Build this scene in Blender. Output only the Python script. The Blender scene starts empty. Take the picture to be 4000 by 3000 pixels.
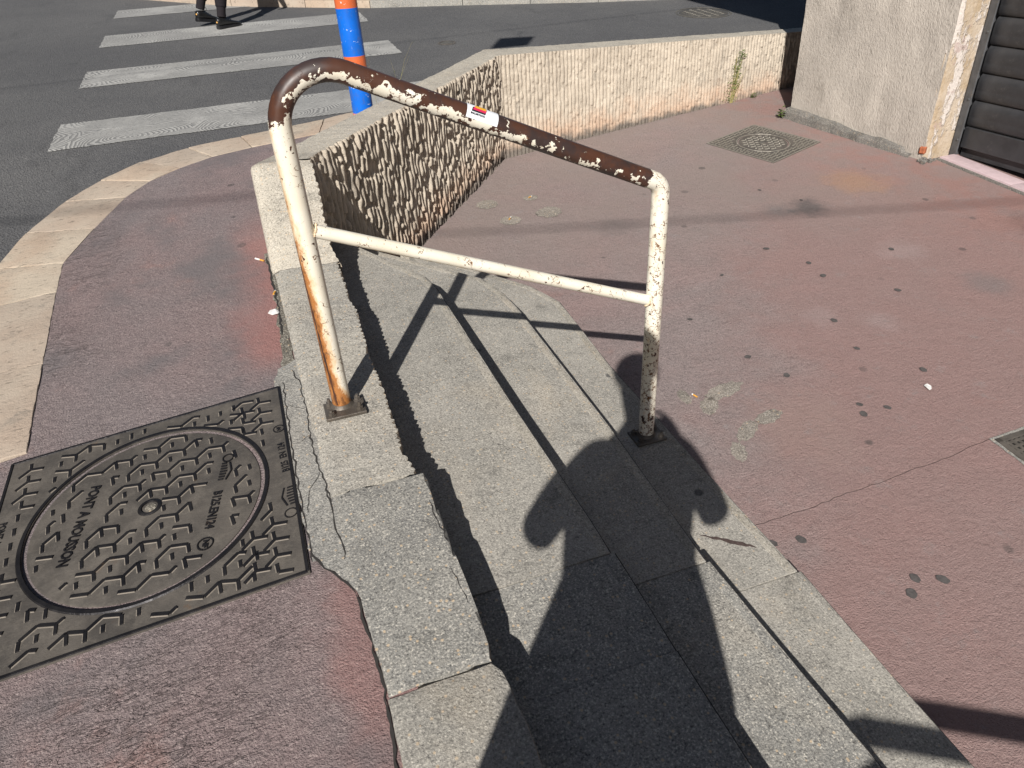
import bpy, bmesh, math, random
import numpy as np
from mathutils import Vector, Matrix
random.seed(7); RNG = np.random.default_rng(7)
SC = bpy.context.scene; COL = SC.collection
# ------------------------------------------------------------------ camera, sky, sun, exposure
G = 0.073                                            # the whole hill climbs 7.3 % along +Y (up the street)
CAM = Vector((-0.05, -2.034, 1.32))
A = math.radians
cd = bpy.data.cameras.new('camera'); co = bpy.data.objects.new('camera', cd); COL.objects.link(co)
cd.sensor_width = 36; cd.lens = 36 * 2790 / 4000; cd.clip_start = 0.01; cd.clip_end = 600
_r = Vector((0.97904759 * 0 + 0.997904759, -0.0647000201, 0)); _y = Vector((-0.035324687, -0.544832494, 0.837800525)); _z = Vector((-0.0542057108, -0.836045131, -0.545976446))
# rows above: level X, level Y and up, each in image axes (right, down, forward); turn them by the yaw of the stairs
cw, sw = 0.95399, 0.29999
rowX = _r * cw + _y * sw; rowY = _r * -sw + _y * cw; rowZ = _z
co.matrix_world = Matrix(((rowX[0], -rowX[1], -rowX[2], CAM[0]), (rowY[0], -rowY[1], -rowY[2], CAM[1]), (rowZ[0], -rowZ[1], -rowZ[2], CAM[2]), (0, 0, 0, 1)))
SC.camera = co
SUN = Vector((-0.4077, -0.6945, 0.5928)).normalized()  # towards the sun
W = bpy.data.worlds.new('World'); SC.world = W; W.use_nodes = True
wn = W.node_tree; bg = wn.nodes['Background']; sk = wn.nodes.new('ShaderNodeTexSky')
sk.sky_type = 'NISHITA'; sk.sun_disc = False; sk.sun_elevation = math.asin(SUN.z); sk.sun_rotation = math.atan2(SUN.x, SUN.y) % (2 * math.pi)
wn.links.new(sk.outputs[0], bg.inputs[0]); bg.inputs[1].default_value = 0.05
sl = bpy.data.lights.new('sun', 'SUN'); sl.energy = 5.0; sl.angle = A(0.53); sl.color = (1, 0.96, 0.905)
so = bpy.data.objects.new('sun', sl); COL.objects.link(so); so.rotation_euler = (-SUN).to_track_quat('-Z', 'Y').to_euler()
vs = SC.view_settings; vs.view_transform = 'Standard'; vs.look = 'None'; vs.exposure = 0.3; vs.gamma = 1; vs.use_curve_mapping = False

# ------------------------------------------------------------------ helpers: objects
def tag(o, label=None, cat=None, group=None, kind=None):
    for k, v in (('label', label), ('category', cat), ('group', group), ('kind', kind)):
        if v: o[k] = v
    return o
def empty(name, loc, label=None, cat=None, group=None, kind=None):
    o = bpy.data.objects.new(name, None); COL.objects.link(o); o.location = loc; o.empty_display_size = .1
    return tag(o, label, cat, group, kind)
def worldpos(p):
    v = Vector((0, 0, 0))
    while p is not None: v += p.location; p = p.parent
    return v
def mesh_obj(name, v, f, mat, parent=None, smooth=None, **kw):
    off = worldpos(parent)
    me = bpy.data.meshes.new(name)
    v = np.asarray(v, float) - np.array(off)
    me.from_pydata(v.tolist(), [], [tuple(int(i) for i in q) for q in f])
    return link_mesh(name, me, mat, parent, smooth, **kw)
def link_mesh(name, me, mat, parent=None, smooth=None, **kw):
    me.update()
    if mat is not None:
        for m in (mat if isinstance(mat, (list, tuple)) else [mat]): me.materials.append(m)
    if smooth is not None:
        me.polygons.foreach_set('use_smooth', [True] * len(me.polygons)); me.set_sharp_from_angle(angle=A(smooth))
    o = bpy.data.objects.new(name, me); COL.objects.link(o); o.parent = parent
    return tag(o, **kw)
STUFF = {'tread_bars', 'dust_fillet', 'emblem', 'grid_bars', 'lace', 'eyes', 'face', 'rivets', 'weld_bead', 'stem', 'rubble', 'trousers', 'lettering', 'rim'}
def bm_obj(name, bm, mat, parent=None, smooth=None, **kw):
    if name in STUFF: kw.setdefault('kind', 'stuff')
    off = worldpos(parent); bmesh.ops.translate(bm, verts=bm.verts, vec=-off)
    me = bpy.data.meshes.new(name); bm.normal_update(); bm.to_mesh(me); bm.free()
    return link_mesh(name, me, mat, parent, smooth, **kw)
def Z(x, y, lev=0., gx=0.): return lev + G * y + gx * x
def dens(pts, step=.05, jit=0., closed=True):
    """points along a polyline, about step apart, with a little sideways wear"""
    out = []; n = len(pts)
    for i in range(n if closed else n - 1):
        a = np.array(pts[i], float); b = np.array(pts[(i + 1) % n], float); L = np.hypot(*(b - a)); k = max(1, int(L / step))
        nn = np.array([-(b - a)[1], (b - a)[0]]) / max(L, 1e-6)
        for j in range(k):
            t = j / k; out.append(tuple(a + (b - a) * t + nn * (random.uniform(-jit, jit) if j else 0)))
    if not closed: out.append(tuple(pts[-1]))
    return out
def slab(name, pts, lev, depth, mat, parent=None, bev=.008, gx=0., step=.06, jit=.0, smooth=35, levf=None, **kw):
    """a slab with a given plan, its top on the sloping level, worn and rounded top edges"""
    P = dens(pts, step, jit) if step else pts
    lf = levf or (lambda x, y: Z(x, y, lev, gx))
    bm = bmesh.new(); top = [bm.verts.new((x, y, lf(x, y))) for x, y in P]; bot = [bm.verts.new((x, y, lf(x, y) - depth)) for x, y in P]
    ft = bm.faces.new(top); n = len(P)
    if ft.normal.length == 0: bm.normal_update()
    ft.normal_update()
    for i in range(n): bm.faces.new((top[i], bot[i], bot[(i + 1) % n], top[(i + 1) % n]))
    bm.faces.new(bot[::-1])
    if bev:
        bm.edges.ensure_lookup_table(); es = [e for e in ft.edges]
        bmesh.ops.bevel(bm, geom=es, offset=bev, segments=2, profile=.6, affect='EDGES', clamp_overlap=True)
    bmesh.ops.recalc_face_normals(bm, faces=bm.faces)
    bmesh.ops.triangulate(bm, faces=[f for f in bm.faces if len(f.verts) > 4])
    return bm_obj(name, bm, mat, parent, smooth, **kw)
def sheet(name, pts, mat, parent=None, lf=None, cut=0, **kw):
    bm = bmesh.new(); f = bm.faces.new([bm.verts.new((x, y, 0)) for x, y in pts])
    bmesh.ops.triangulate(bm, faces=[f])
    for _ in range(cut): bmesh.ops.subdivide_edges(bm, edges=bm.edges, cuts=1, use_grid_fill=True)
    for v in bm.verts: v.co.z = lf(v.co.x, v.co.y)
    bm.normal_update()
    for f in bm.faces:
        if f.normal.z < 0: f.normal_flip()
    return bm_obj(name, bm, mat, parent, **kw)
def add_box(bm, c, s, R=None, bev=0.):
    r = bmesh.ops.create_cube(bm, size=1); M = Matrix.Translation(c) @ (R.to_4x4() if R else Matrix()) @ Matrix.Diagonal((s[0], s[1], s[2], 1))
    bmesh.ops.transform(bm, matrix=M, verts=r['verts'])
    if bev:
        es = list({e for v in r['verts'] for e in v.link_edges}); bmesh.ops.bevel(bm, geom=es, offset=bev, segments=1, affect='EDGES')
def add_cyl(bm, a, b, r0, r1=None, n=16, caps=True):
    a = Vector(a); b = Vector(b); d = b - a; M = Matrix.Translation((a + b) / 2) @ d.to_track_quat('Z', 'Y').to_matrix().to_4x4()
    bmesh.ops.create_cone(bm, cap_ends=caps, segments=n, radius1=r0, radius2=r0 if r1 is None else r1, depth=d.length, matrix=M)
def lathe(name, prof, c, mat, parent=None, n=32, smooth=40, tiltx=0., **kw):
    v = []; f = []
    for r, z in prof:
        for k in range(n):
            a = 2 * math.pi * k / n; x = r * math.cos(a); y = r * math.sin(a); v.append((c[0] + x, c[1] + y, c[2] + z + (G * y + tiltx * x)))
    for i in range(len(prof) - 1):
        for k in range(n): f.append((i * n + k, i * n + (k + 1) % n, (i + 1) * n + (k + 1) % n, (i + 1) * n + k))
    f.append(tuple((len(prof) - 1) * n + k for k in range(n)))
    return mesh_obj(name, v, f, mat, parent, smooth, **kw)
def disc_pts(c, r, n=48): return [(c[0] + r * math.cos(2 * math.pi * k / n), c[1] + r * math.sin(2 * math.pi * k / n)) for k in range(n)]
# value noise on a lattice, for carved relief
def vn(x, y, seed=0):
    x = np.asarray(x, float); y = np.asarray(y, float); xi = np.floor(x).astype(np.int64); yi = np.floor(y).astype(np.int64)
    def h(a, b):
        k = (a * 374761393 + b * 668265263 + seed * 1442695041) & 0x7fffffff; k = ((k ^ (k >> 13)) * 1274126177) & 0x7fffffff
        return ((k ^ (k >> 16)) & 0xffff) / 65535.
    fx = x - xi; fy = y - yi; fx = fx * fx * (3 - 2 * fx); fy = fy * fy * (3 - 2 * fy)
    return (h(xi, yi) * (1 - fx) + h(xi + 1, yi) * fx) * (1 - fy) + (h(xi, yi + 1) * (1 - fx) + h(xi + 1, yi + 1) * fx) * fy
def sstep(a, b, x): t = np.clip((x - a) / (b - a), 0, 1); return t * t * (3 - 2 * t)

# ------------------------------------------------------------------ helpers: materials
class Mt:
    def __init__(s, name, rough=.85, metal=0., spec=.3):
        s.m = bpy.data.materials.new(name); s.m.use_nodes = True; s.t = s.m.node_tree; s.b = s.t.nodes['Principled BSDF']
        s.b.inputs['Roughness'].default_value = rough; s.b.inputs['Metallic'].default_value = metal; s.b.inputs['Specular IOR Level'].default_value = spec
        s.P = s.n('ShaderNodeTexCoord').outputs['Object']
    def n(s, ty, ins={}, **pr):
        k = s.t.nodes.new(ty)
        for a, v in pr.items(): setattr(k, a, v)
        for a, v in ins.items():
            if isinstance(v, bpy.types.NodeSocket): s.t.links.new(v, k.inputs[a])
            else: k.inputs[a].default_value = v
        return k
    def noise(s, sc, det=3., ro=.55, vec=None, dist=0., col=False):
        k = s.n('ShaderNodeTexNoise', {'Vector': vec or s.P, 'Scale': sc, 'Detail': det, 'Roughness': ro, 'Distortion': dist}); return k.outputs['Color' if col else 'Fac']
    def voro(s, sc, vec=None, feat='F1', out='Distance', rnd=1.):
        k = s.n('ShaderNodeTexVoronoi', {'Vector': vec or s.P, 'Scale': sc, 'Randomness': rnd}, feature=feat); return k.outputs[out]
    def map(s, sc=(1, 1, 1), rot=(0, 0, 0), loc=(0, 0, 0), vec=None):
        return s.n('ShaderNodeMapping', {'Vector': vec or s.P, 'Scale': sc, 'Rotation': rot, 'Location': loc}).outputs[0]
    def ramp(s, f, a, b, lo=0., hi=1., smooth=True):
        k = s.n('ShaderNodeMapRange', {'Value': f, 'From Min': a, 'From Max': b, 'To Min': lo, 'To Max': hi}); k.interpolation_type = 'SMOOTHSTEP' if smooth else 'LINEAR'; return k.outputs[0]
    def math(s, op, a, b=0., c=None):
        k = s.n('ShaderNodeMath', {0: a, 1: b}, operation=op); k.use_clamp = False
        if isinstance(c, bpy.types.NodeSocket): s.t.links.new(c, k.inputs[2])
        elif c is not None: k.inputs[2].default_value = c
        return k.outputs[0]
    def mix(s, f, a, b, blend='MIX'):
        k = s.n('ShaderNodeMix', data_type='RGBA', blend_type=blend)
        for i, v in ((0, f), (6, a), (7, b)):
            if isinstance(v, bpy.types.NodeSocket): s.t.links.new(v, k.inputs[i])
            elif i: k.inputs[i].default_value = (*v, 1)
            else: k.inputs[i].default_value = v
        return k.outputs[2]
    def sep(s, vec=None): return s.n('ShaderNodeSeparateXYZ', {0: vec or s.P}).outputs
    def col(s, c):
        if isinstance(c, bpy.types.NodeSocket): s.t.links.new(c, s.b.inputs['Base Color'])
        else: s.b.inputs['Base Color'].default_value = (*c, 1)
        return s
    def rough(s, r): s.t.links.new(r, s.b.inputs['Roughness']); return s
    def bump(s, h, dist=.004, st=1., prev=None):
        k = s.n('ShaderNodeBump', {'Height': h, 'Distance': dist, 'Strength': st})
        if prev: s.t.links.new(prev, k.inputs['Normal'])
        s.t.links.new(k.outputs[0], s.b.inputs['Normal']); return k.outputs[0]
    def attr(s, name): return s.n('ShaderNodeAttribute', attribute_name=name)

def gum(m, c, dens_=3.2, th=.30, r0=.045, dark=(.07, .065, .063), amt=.75):
    """old trodden gum: round dark marks, one in some of the cells"""
    v = m.n('ShaderNodeTexVoronoi', {'Vector': m.P, 'Scale': dens_}, voronoi_dimensions='2D')
    r = m.n('ShaderNodeSeparateColor', {0: v.outputs['Color']}).outputs
    wob = m.math('MULTIPLY_ADD', m.noise(50, 1), .03, -.015)
    rad = m.math('MULTIPLY_ADD', r[1], .045, r0 - .012)
    ins = m.ramp(m.math('SUBTRACT', m.math('ADD', v.outputs['Distance'], wob), rad), -.020, .016, 1, 0)
    on = m.math('LESS_THAN', r[0], th)
    f = m.math('MULTIPLY', m.math('MULTIPLY', ins, on), m.math('MULTIPLY_ADD', r[2], .5, amt - .4))
    return m.mix(f, c, dark), f

def mat_red(name, a, b, wr=0.):
    m = Mt(name, .9, spec=.25)
    big = m.ramp(m.noise(1.1, 4, .6, dist=.5), .36, .66); mid = m.ramp(m.noise(6, 4, .65), .35, .7)
    c = m.mix(big, a, b); c = m.mix(m.math('MULTIPLY', mid, .35), c, tuple(x * .72 for x in b))
    c = m.mix(m.ramp(m.noise(2.3, 5, .7, vec=m.map(loc=(3, 1, 0))), .60, .74, 0, .55), c, (.36, .215, .19))
    c = m.mix(m.ramp(m.noise(14, 5, .75, vec=m.map(loc=(7, 9, 0))), .66, .74, 0, .35), c, (.36, .31, .29))
    g6 = m.noise(55, 3, .85); c = m.mix(m.ramp(g6, .52, .68, 0, .30), c, (.42, .34, .32)); c = m.mix(m.ramp(g6, .47, .33, 0, .38), c, (.10, .075, .072)); sp = m.noise(150, 3, .8); c = m.mix(m.ramp(sp, .54, .70, 0, .75), c, (.50, .42, .39)); c = m.mix(m.ramp(sp, .46, .32, 0, .8), c, (.07, .06, .06))
    c = m.mix(m.ramp(m.noise(9, 6, .8, vec=m.map(loc=(1, 5, 2))), .67, .78, 0, .30), c, (.09, .085, .085))
    x0, y0, z0 = m.sep()
    if wr:
        f = m.ramp(m.math('ADD', x0, m.math('MULTIPLY_ADD', m.noise(5, 4, .65), .34, -.17)), -.40, -.15); f = m.math('MULTIPLY', f, m.math('MULTIPLY', m.ramp(y0, .25, .5), m.ramp(y0, 2.0, 1.2)))
        c = m.mix(m.math('MULTIPLY', f, .75), c, (.36, .17, .15)); c = m.mix(m.math('MULTIPLY', m.ramp(m.math('ADD', x0, m.math('MULTIPLY', m.noise(7, 3), .2)), -.12, -.02), m.ramp(y0, -.6, -.7, 0, .55)), c, (.31, .165, .15))
        c = m.mix(m.ramp(m.noise(1.8, 4, .6, vec=m.map(loc=(4, 4, 0))), .50, .68, 0, .7), c, (.165, .152, .155))
    else:
        f = m.math('MULTIPLY', m.ramp(m.math('ADD', m.math('MULTIPLY', x0, .7), m.math('ADD', m.math('MULTIPLY', y0, -.45), m.math('MULTIPLY', m.noise(2.2, 4, .7), 1.2))), 1.55, 2.1), .55); c = m.mix(f, c, (.325, .198, .180))
        c = m.mix(m.math('MULTIPLY', m.ramp(y0, .9, 2.6), m.ramp(m.noise(1.4, 4, .6), .35, .6, .2, .75)), c, (.285, .232, .212))
        c = m.mix(m.math('MULTIPLY', m.ramp(x0, 3.6, 4.5), m.ramp(m.noise(5, 5, .7), .42, .62, 0, .6)), c, (.34, .19, .165))
        nz = m.math('MULTIPLY_ADD', m.noise(6, 5, .75), 1.6, -.8)
        for sx, sy, r, cc, am in ((3.36, 1.82, .20, (.10, .095, .095), .75), (3.15, 1.86, .15, (.16, .15, .15), .5), (3.95, 2.05, .30, (.42, .24, .14), .5), (4.55, .95, .35, (.12, .07, .06), .55), (3.46, 1.06, .20, (.40, .33, .32), .3), (2.54, .65, .15, (.40, .33, .32), .28), (2.78, .50, .13, (.42, .35, .34), .3), (3.6, .55, .20, (.19, .18, .18), .5), (2.05, 2.1, .22, (.17, .15, .145), .4), (1.9, -.05, .35, (.34, .24, .21), .4), (4.3, .5, .3, (.15, .10, .09), .35)):
            d = m.n('ShaderNodeVectorMath', {0: m.n('ShaderNodeVectorMath', {0: m.P, 1: (1, 1, 0)}, operation='MULTIPLY').outputs[0], 1: (sx, sy, 0)}, operation='DISTANCE').outputs['Value']
            c = m.mix(m.ramp(m.math('ADD', m.math('DIVIDE', d, r), nz), 1., .15, 0, am), c, cc)
        c = m.mix(m.ramp(m.noise(8, 6, .8, vec=m.map(loc=(11, 2, 0))), .56, .72, 0, .4), c, (.30, .285, .28))
    c, g = gum(m, c, 3.4 if wr else 2.9, .16 if wr else .22, amt=.55)
    m.col(c)
    h = m.math('ADD', m.noise(190, 3, .7), m.math('MULTIPLY', m.noise(12, 3), .8))
    c_ = m.noise(48, 4, .8); h = m.math('ADD', h, m.math('MULTIPLY', c_, .9)); p = m.bump(h, .008, 1.)
    if wr:
        rid = m.noise(7, 4, .55, vec=m.map((1, 4.2, 1), (0, 0, A(12))), dist=1.2)
        rd = m.math('ABSOLUTE', m.math('SUBTRACT', rid, .5)); rd = m.ramp(rd, 0, .028, 1, 0)
        x_, y_, z_ = m.sep(); msk = m.math('MULTIPLY', m.ramp(m.noise(2.2, 2), .38, .6), m.math('MAXIMUM', m.ramp(y_, -.45, -.85), m.math('MULTIPLY', m.ramp(x_, -.72, -.95), m.ramp(y_, .5, 1.0))))
        m.bump(m.math('MULTIPLY', rd, msk), .006 * wr, 1., p)
    return m.m
def mat_conc(name, a, b, agg=.5, gumth=.2, warm=.3, bumpd=.0035):
    m = Mt(name, .9, spec=.25)
    oi = m.n('ShaderNodeObjectInfo').outputs['Random']
    off = m.n('ShaderNodeVectorMath', {0: m.P, 1: m.n('ShaderNodeCombineXYZ', {0: m.math('MULTIPLY', oi, 31.), 1: m.math('MULTIPLY', oi, 17.), 2: 0.}).outputs[0]}, operation='ADD').outputs[0]
    c = m.mix(m.ramp(m.noise(3.2, 5, .65, vec=off), .34, .68), a, b)
    c = m.mix(m.ramp(m.noise(1.7, 4, .7, vec=off, dist=.6), .5, .72, 0, warm), c, (.46, .38, .28))
    c = m.mix(m.ramp(m.noise(7, 6, .75, vec=off), .50, .74, 0, .62), c, tuple(x * .45 for x in a)); c = m.mix(m.ramp(m.noise(30, 4, .75, vec=off), .54, .72, 0, .45), c, tuple(x * .5 for x in a))
    g6 = m.noise(60, 3, .85, vec=off); c = m.mix(m.ramp(g6, .52, .68, 0, .35), c, (.50, .47, .41)); c = m.mix(m.ramp(g6, .47, .33, 0, .45), c, (.11, .105, .095)); sp = m.noise(165, 3, .8, vec=off); c = m.mix(m.ramp(sp, .53, .68, 0, agg + .15), c, (.64, .60, .52)); c = m.mix(m.ramp(sp, .47, .32, 0, agg + .25), c, (.07, .067, .063))
    v = m.n('ShaderNodeTexVoronoi', {'Vector': off, 'Scale': 75.}); rr = m.n('ShaderNodeSeparateColor', {0: v.outputs['Color']}).outputs
    peb = m.math('MULTIPLY', m.ramp(v.outputs['Distance'], .34, .22, 0, 1), m.math('LESS_THAN', rr[0], .16)); c = m.mix(m.math('MULTIPLY', peb, agg), c, (.55, .42, .28))
    c, g = gum(m, c, 3.6, gumth, dark=(.06, .06, .062), amt=.7)
    m.col(c)
    h = m.math('ADD', m.noise(170, 3, .7, vec=off), m.math('MULTIPLY', m.noise(28, 3, .6, vec=off), .9))
    p = m.bump(h, bumpd, .9)
    ck = m.n('ShaderNodeTexVoronoi', {'Vector': m.n('ShaderNodeVectorMath', {0: off, 1: m.n('ShaderNodeVectorMath', {0: m.noise(5, 4, .6, vec=off, col=True), 1: (.35, .35, .35)}, operation='MULTIPLY').outputs[0]}, operation='ADD').outputs[0], 'Scale': 1.6}, feature='DISTANCE_TO_EDGE').outputs['Distance']
    m.bump(m.math('MULTIPLY', m.ramp(ck, 0, .006, 0, 1), m.ramp(m.noise(1.3, 2, vec=off), .5, .6)), .003, .6, p)
    return m.m
def mat_asphalt(name, a, b):
    m = Mt(name, .88, spec=.3)
    c = m.mix(m.ramp(m.noise(.7, 5, .65), .35, .68), a, b); c = m.mix(m.ramp(m.noise(3.5, 5, .7, vec=m.map((1, .3, 1))), .55, .75, 0, .5), c, tuple(x * .62 for x in a))
    g6 = m.noise(45, 4, .85); c = m.mix(m.ramp(g6, .52, .68, 0, .4), c, (.19, .185, .18)); c = m.mix(m.ramp(g6, .47, .33, 0, .5), c, (.03, .03, .032)); sp = m.noise(150, 3, .7); c = m.mix(m.ramp(sp, .56, .70, 0, .75), c, (.27, .26, .25)); c = m.mix(m.ramp(sp, .46, .32, 0, .85), c, (.016, .016, .018))
    m.col(c); m.bump(m.math('ADD', m.noise(120, 3, .7), m.voro(90)), .006, .9); return m.m
M = {}
M['red_up'] = mat_red('red_asphalt_pavement', (.262, .196, .192), (.235, .198, .198), .8)
M['red_low'] = mat_red('red_asphalt_plaza', (.330, .236, .224), (.298, .243, .234), 0.)
M['step'] = mat_conc('step_concrete', (.275, .262, .235), (.345, .325, .29), .55, .22, .25)
M['coping'] = mat_conc('coping_concrete', (.31, .295, .265), (.40, .375, .325), .75, .12, .3)
M['grey'] = mat_conc('grey_concrete', (.235, .23, .215), (.285, .275, .25), .75, .14, .15)
M['cement'] = mat_conc('cement_patch', (.25, .245, .23), (.31, .30, .275), .6, .04, .1, .005)
M['nose'] = mat_conc('worn_nosing', (.30, .28, .24), (.38, .35, .30), .6, .05, .4)
M['asphalt'] = mat_asphalt('road_asphalt', (.094, .094, .097), (.122, .121, .121))
M['dark_ground'] = Mt('dark_soil').col((.03, .028, .026)).m
M['gap'] = Mt('joint_dirt').col((.035, .032, .03)).m

def mat_ribs():
    m = Mt('split_rib_concrete', .92, spec=.2)
    c = m.mix(m.ramp(m.noise(4, 5, .65), .35, .68), (.46, .40, .325), (.56, .49, .40))
    x, y, z = m.sep()
    lev = m.math('SUBTRACT', z, m.math('MULTIPLY', y, G))          # height above the sloping plaza, for the stains left by splashing
    hgt = m.math('ADD', lev, m.math('MULTIPLY_ADD', m.noise(5, 4, .7), .5, -.25))
    c = m.mix(m.ramp(hgt, .32, .04, 0, .50), c, (.50, .29, .18))
    c = m.mix(m.ramp(m.math('ADD', lev, m.math('MULTIPLY', m.noise(11, 3), .16)), .20, .12, 0, .9), c, (.12, .11, .10))
    c = m.mix(m.ramp(m.noise(7, 5, .75, vec=m.map((1, 1, .45), loc=(4, 4, 4))), .54, .72, 0, .7), c, (.2, .185, .16))
    sp = m.noise(240, 2, .6); c = m.mix(m.ramp(sp, .56, .72, 0, .45), c, (.68, .6, .5)); c = m.mix(m.ramp(sp, .44, .3, 0, .5), c, (.13, .11, .09))
    m.col(c); m.bump(m.math('ADD', m.noise(150, 3, .65), m.noise(45, 3, .6)), .005, .8); return m.m
M['ribs'] = mat_ribs()
def mat_kerb():
    m = Mt('kerb_limestone', .8, spec=.3); oi = m.n('ShaderNodeObjectInfo').outputs['Random']
    c = m.mix(m.ramp(m.noise(2.5, 4, .6), .35, .65), (.47, .40, .315), (.42, .325, .245)); c = m.mix(m.math('MULTIPLY', oi, .55), c, (.36, .30, .25))
    c = m.mix(m.ramp(m.noise(22, 6, .75, vec=m.map((1, 2.6, 1), (0, 0, A(20)))), .55, .66, 0, .75), c, (.13, .11, .09))
    c = m.mix(m.ramp(m.noise(6, 6, .8), .55, .70, 0, .6), c, (.20, .18, .155))
    m.col(c); m.bump(m.math('ADD', m.noise(90, 4, .7), m.noise(18, 4, .6, vec=m.map((1, 2.6, 1)))), .004, .8); return m.m
M['kerb'] = mat_kerb()
def mat_zebra():
    m = Mt('zebra_paint', .8, spec=.3)
    w = m.n('ShaderNodeVectorMath', {0: m.P, 1: m.n('ShaderNodeVectorMath', {0: m.noise(3, 2, col=True), 1: (.22, .22, 0)}, operation='MULTIPLY').outputs[0]}, operation='ADD').outputs[0]
    d = m.n('ShaderNodeTexVoronoi', {'Vector': m.n('ShaderNodeMapping', {'Vector': w, 'Scale': (1.5, 2.1, 0)}).outputs[0], 'Scale': 1.}, voronoi_dimensions='2D').outputs['Distance']
    rg = m.math('SINE', m.math('MULTIPLY', d, 135.))
    msk = m.ramp(m.noise(1.9, 3, .6), .30, .52)
    line = m.math('MULTIPLY', m.ramp(rg, -.55, .15, 1, 0), msk)
    wear = m.ramp(m.noise(34, 5, .75), .50, .64); hole = m.ramp(m.noise(120, 3, .7), .58, .66)
    f = m.math('MAXIMUM', m.math('MULTIPLY', line, .62), m.math('MAXIMUM', m.math('MULTIPLY', wear, .45), m.math('MULTIPLY', hole, .75)))
    c = m.mix(m.ramp(m.noise(3, 4), .35, .65), (.40, .395, .375), (.34, .335, .32)); c = m.mix(f, c, (.095, .095, .097))
    m.col(c); m.bump(m.math('SUBTRACT', m.math('MULTIPLY', m.noise(120, 3, .7), .5), line), .004, .8); return m.m
M['zebra'] = mat_zebra()
def mat_iron(name, a, b, dust, rough=.5, dustamt=.6, metal=.55):
    m = Mt(name, rough, metal, .4)
    c = m.mix(m.ramp(m.noise(6, 5, .65), .35, .66), a, b); c = m.mix(m.ramp(m.noise(18, 6, .8, vec=m.map(loc=(2, 3, 0))), .45, .72, 0, dustamt), c, dust)
    c = m.mix(m.ramp(m.noise(9, 4, .7, vec=m.map(loc=(9, 3, 0))), .64, .76, 0, .5), c, (.16, .09, .045))
    m.col(c); m.rough(m.ramp(m.noise(22, 4), .3, .7, rough - .12, rough + .2)); m.bump(m.noise(130, 4, .7), .0016, .8); return m.m
M['iron_flat'] = mat_iron('cast_iron_dusty', (.070, .063, .056), (.115, .102, .088), (.18, .16, .135), .6, .5, .15)
M['iron_bar'] = mat_iron('cast_iron_worn_bars', (.020, .019, .021), (.030, .028, .029), (.06, .055, .052), .36, .2, .5)
M['iron_skirt'] = mat_iron('cast_iron_dust_edges', (.24, .21, .175), (.17, .15, .125), (.30, .26, .21), .8, .5, .1)
M['iron_grey'] = mat_iron('cast_iron_grey', (.15, .14, .12), (.11, .10, .085), (.26, .24, .20), .5, .5, .35)
M['iron_light'] = mat_iron('cast_iron_polished', (.30, .28, .24), (.24, .22, .19), (.36, .33, .28), .4, .4, .45)
M['iron_black'] = mat_iron('cast_iron_gap', (.012, .012, .012), (.02, .018, .016), (.05, .045, .04), .7, .2, .2)
M['bolt'] = mat_iron('weathered_steel', (.15, .135, .12), (.10, .085, .07), (.24, .2, .16), .5, .35, .5)

def mat_tube():
    """white paint over brown undercoat; 'wear' attribute: R bare brown, G rust run, B hairline scratches"""
    m = Mt('chipped_white_tube', .35, spec=.5); w = m.n('ShaderNodeSeparateColor', {0: m.attr('wear').outputs['Color']}).outputs
    uv = m.n('ShaderNodeUVMap').outputs[0]
    nb = m.math('MULTIPLY_ADD', m.noise(30, 3, .55), .60, m.math('MULTIPLY', m.noise(95, 3, .6), .40))
    chip = m.ramp(m.math('ADD', m.math('MULTIPLY', m.math('SUBTRACT', w[0], .5), 1.0), m.math('SUBTRACT', nb, .5)), -.006, .006, 0, 1)
    white = m.mix(m.ramp(m.noise(5, 4, .6), .35, .7), (.80, .76, .66), (.72, .66, .53))
    rn = m.math('ADD', m.math('MULTIPLY', w[1], .95), m.math('MULTIPLY_ADD', m.noise(42, 5, .8, vec=m.map((1, 1, .4))), 1.3, -.80))
    white = m.mix(m.ramp(rn, .05, .40, 0, .55), white, (.62, .36, .12)); white = m.mix(m.ramp(rn, .38, .62, 0, .92), white, (.36, .13, .025)); white = m.mix(m.ramp(rn, .72, .9, 0, .8), white, (.12, .05, .02))
    sc = m.n('ShaderNodeTexVoronoi', {'Vector': m.n('ShaderNodeVectorMath', {0: m.P, 1: m.n('ShaderNodeVectorMath', {0: m.noise(40, 3, col=True), 1: (.05, .05, .05)}, operation='MULTIPLY').outputs[0]}, operation='ADD').outputs[0], 'Scale': 26.}, feature='DISTANCE_TO_EDGE').outputs['Distance']
    ck = m.math('MULTIPLY', m.ramp(sc, .012, .03, 1, 0), m.ramp(m.math('ADD', m.noise(16, 4, .7), m.math('MULTIPLY', w[2], .3)), .60, .70))
    dots = m.ramp(m.math('ADD', m.noise(70, 3, .6), m.math('MULTIPLY', w[2], .12)), .70, .73)
    white = m.mix(m.math('MAXIMUM', ck, dots), white, (.16, .075, .03))
    br = m.mix(m.ramp(m.noise(12, 4, .65), .4, .65), (.075, .032, .020), (.040, .026, .024)); br = m.mix(m.ramp(m.noise(30, 4, .7), .62, .75, 0, .5), br, (.14, .06, .025))
    m.col(m.mix(chip, white, br)); m.rough(m.ramp(m.math('ADD', m.math('MULTIPLY', chip, .06), m.noise(18, 3)), .3, .8, .26, .5))
    m.bump(m.math('SUBTRACT', m.math('MULTIPLY', m.noise(14, 3), .3), m.math('ADD', chip, m.math('MULTIPLY', ck, .5))), .0007, .8); return m.m
M['tube'] = mat_tube()
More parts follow.
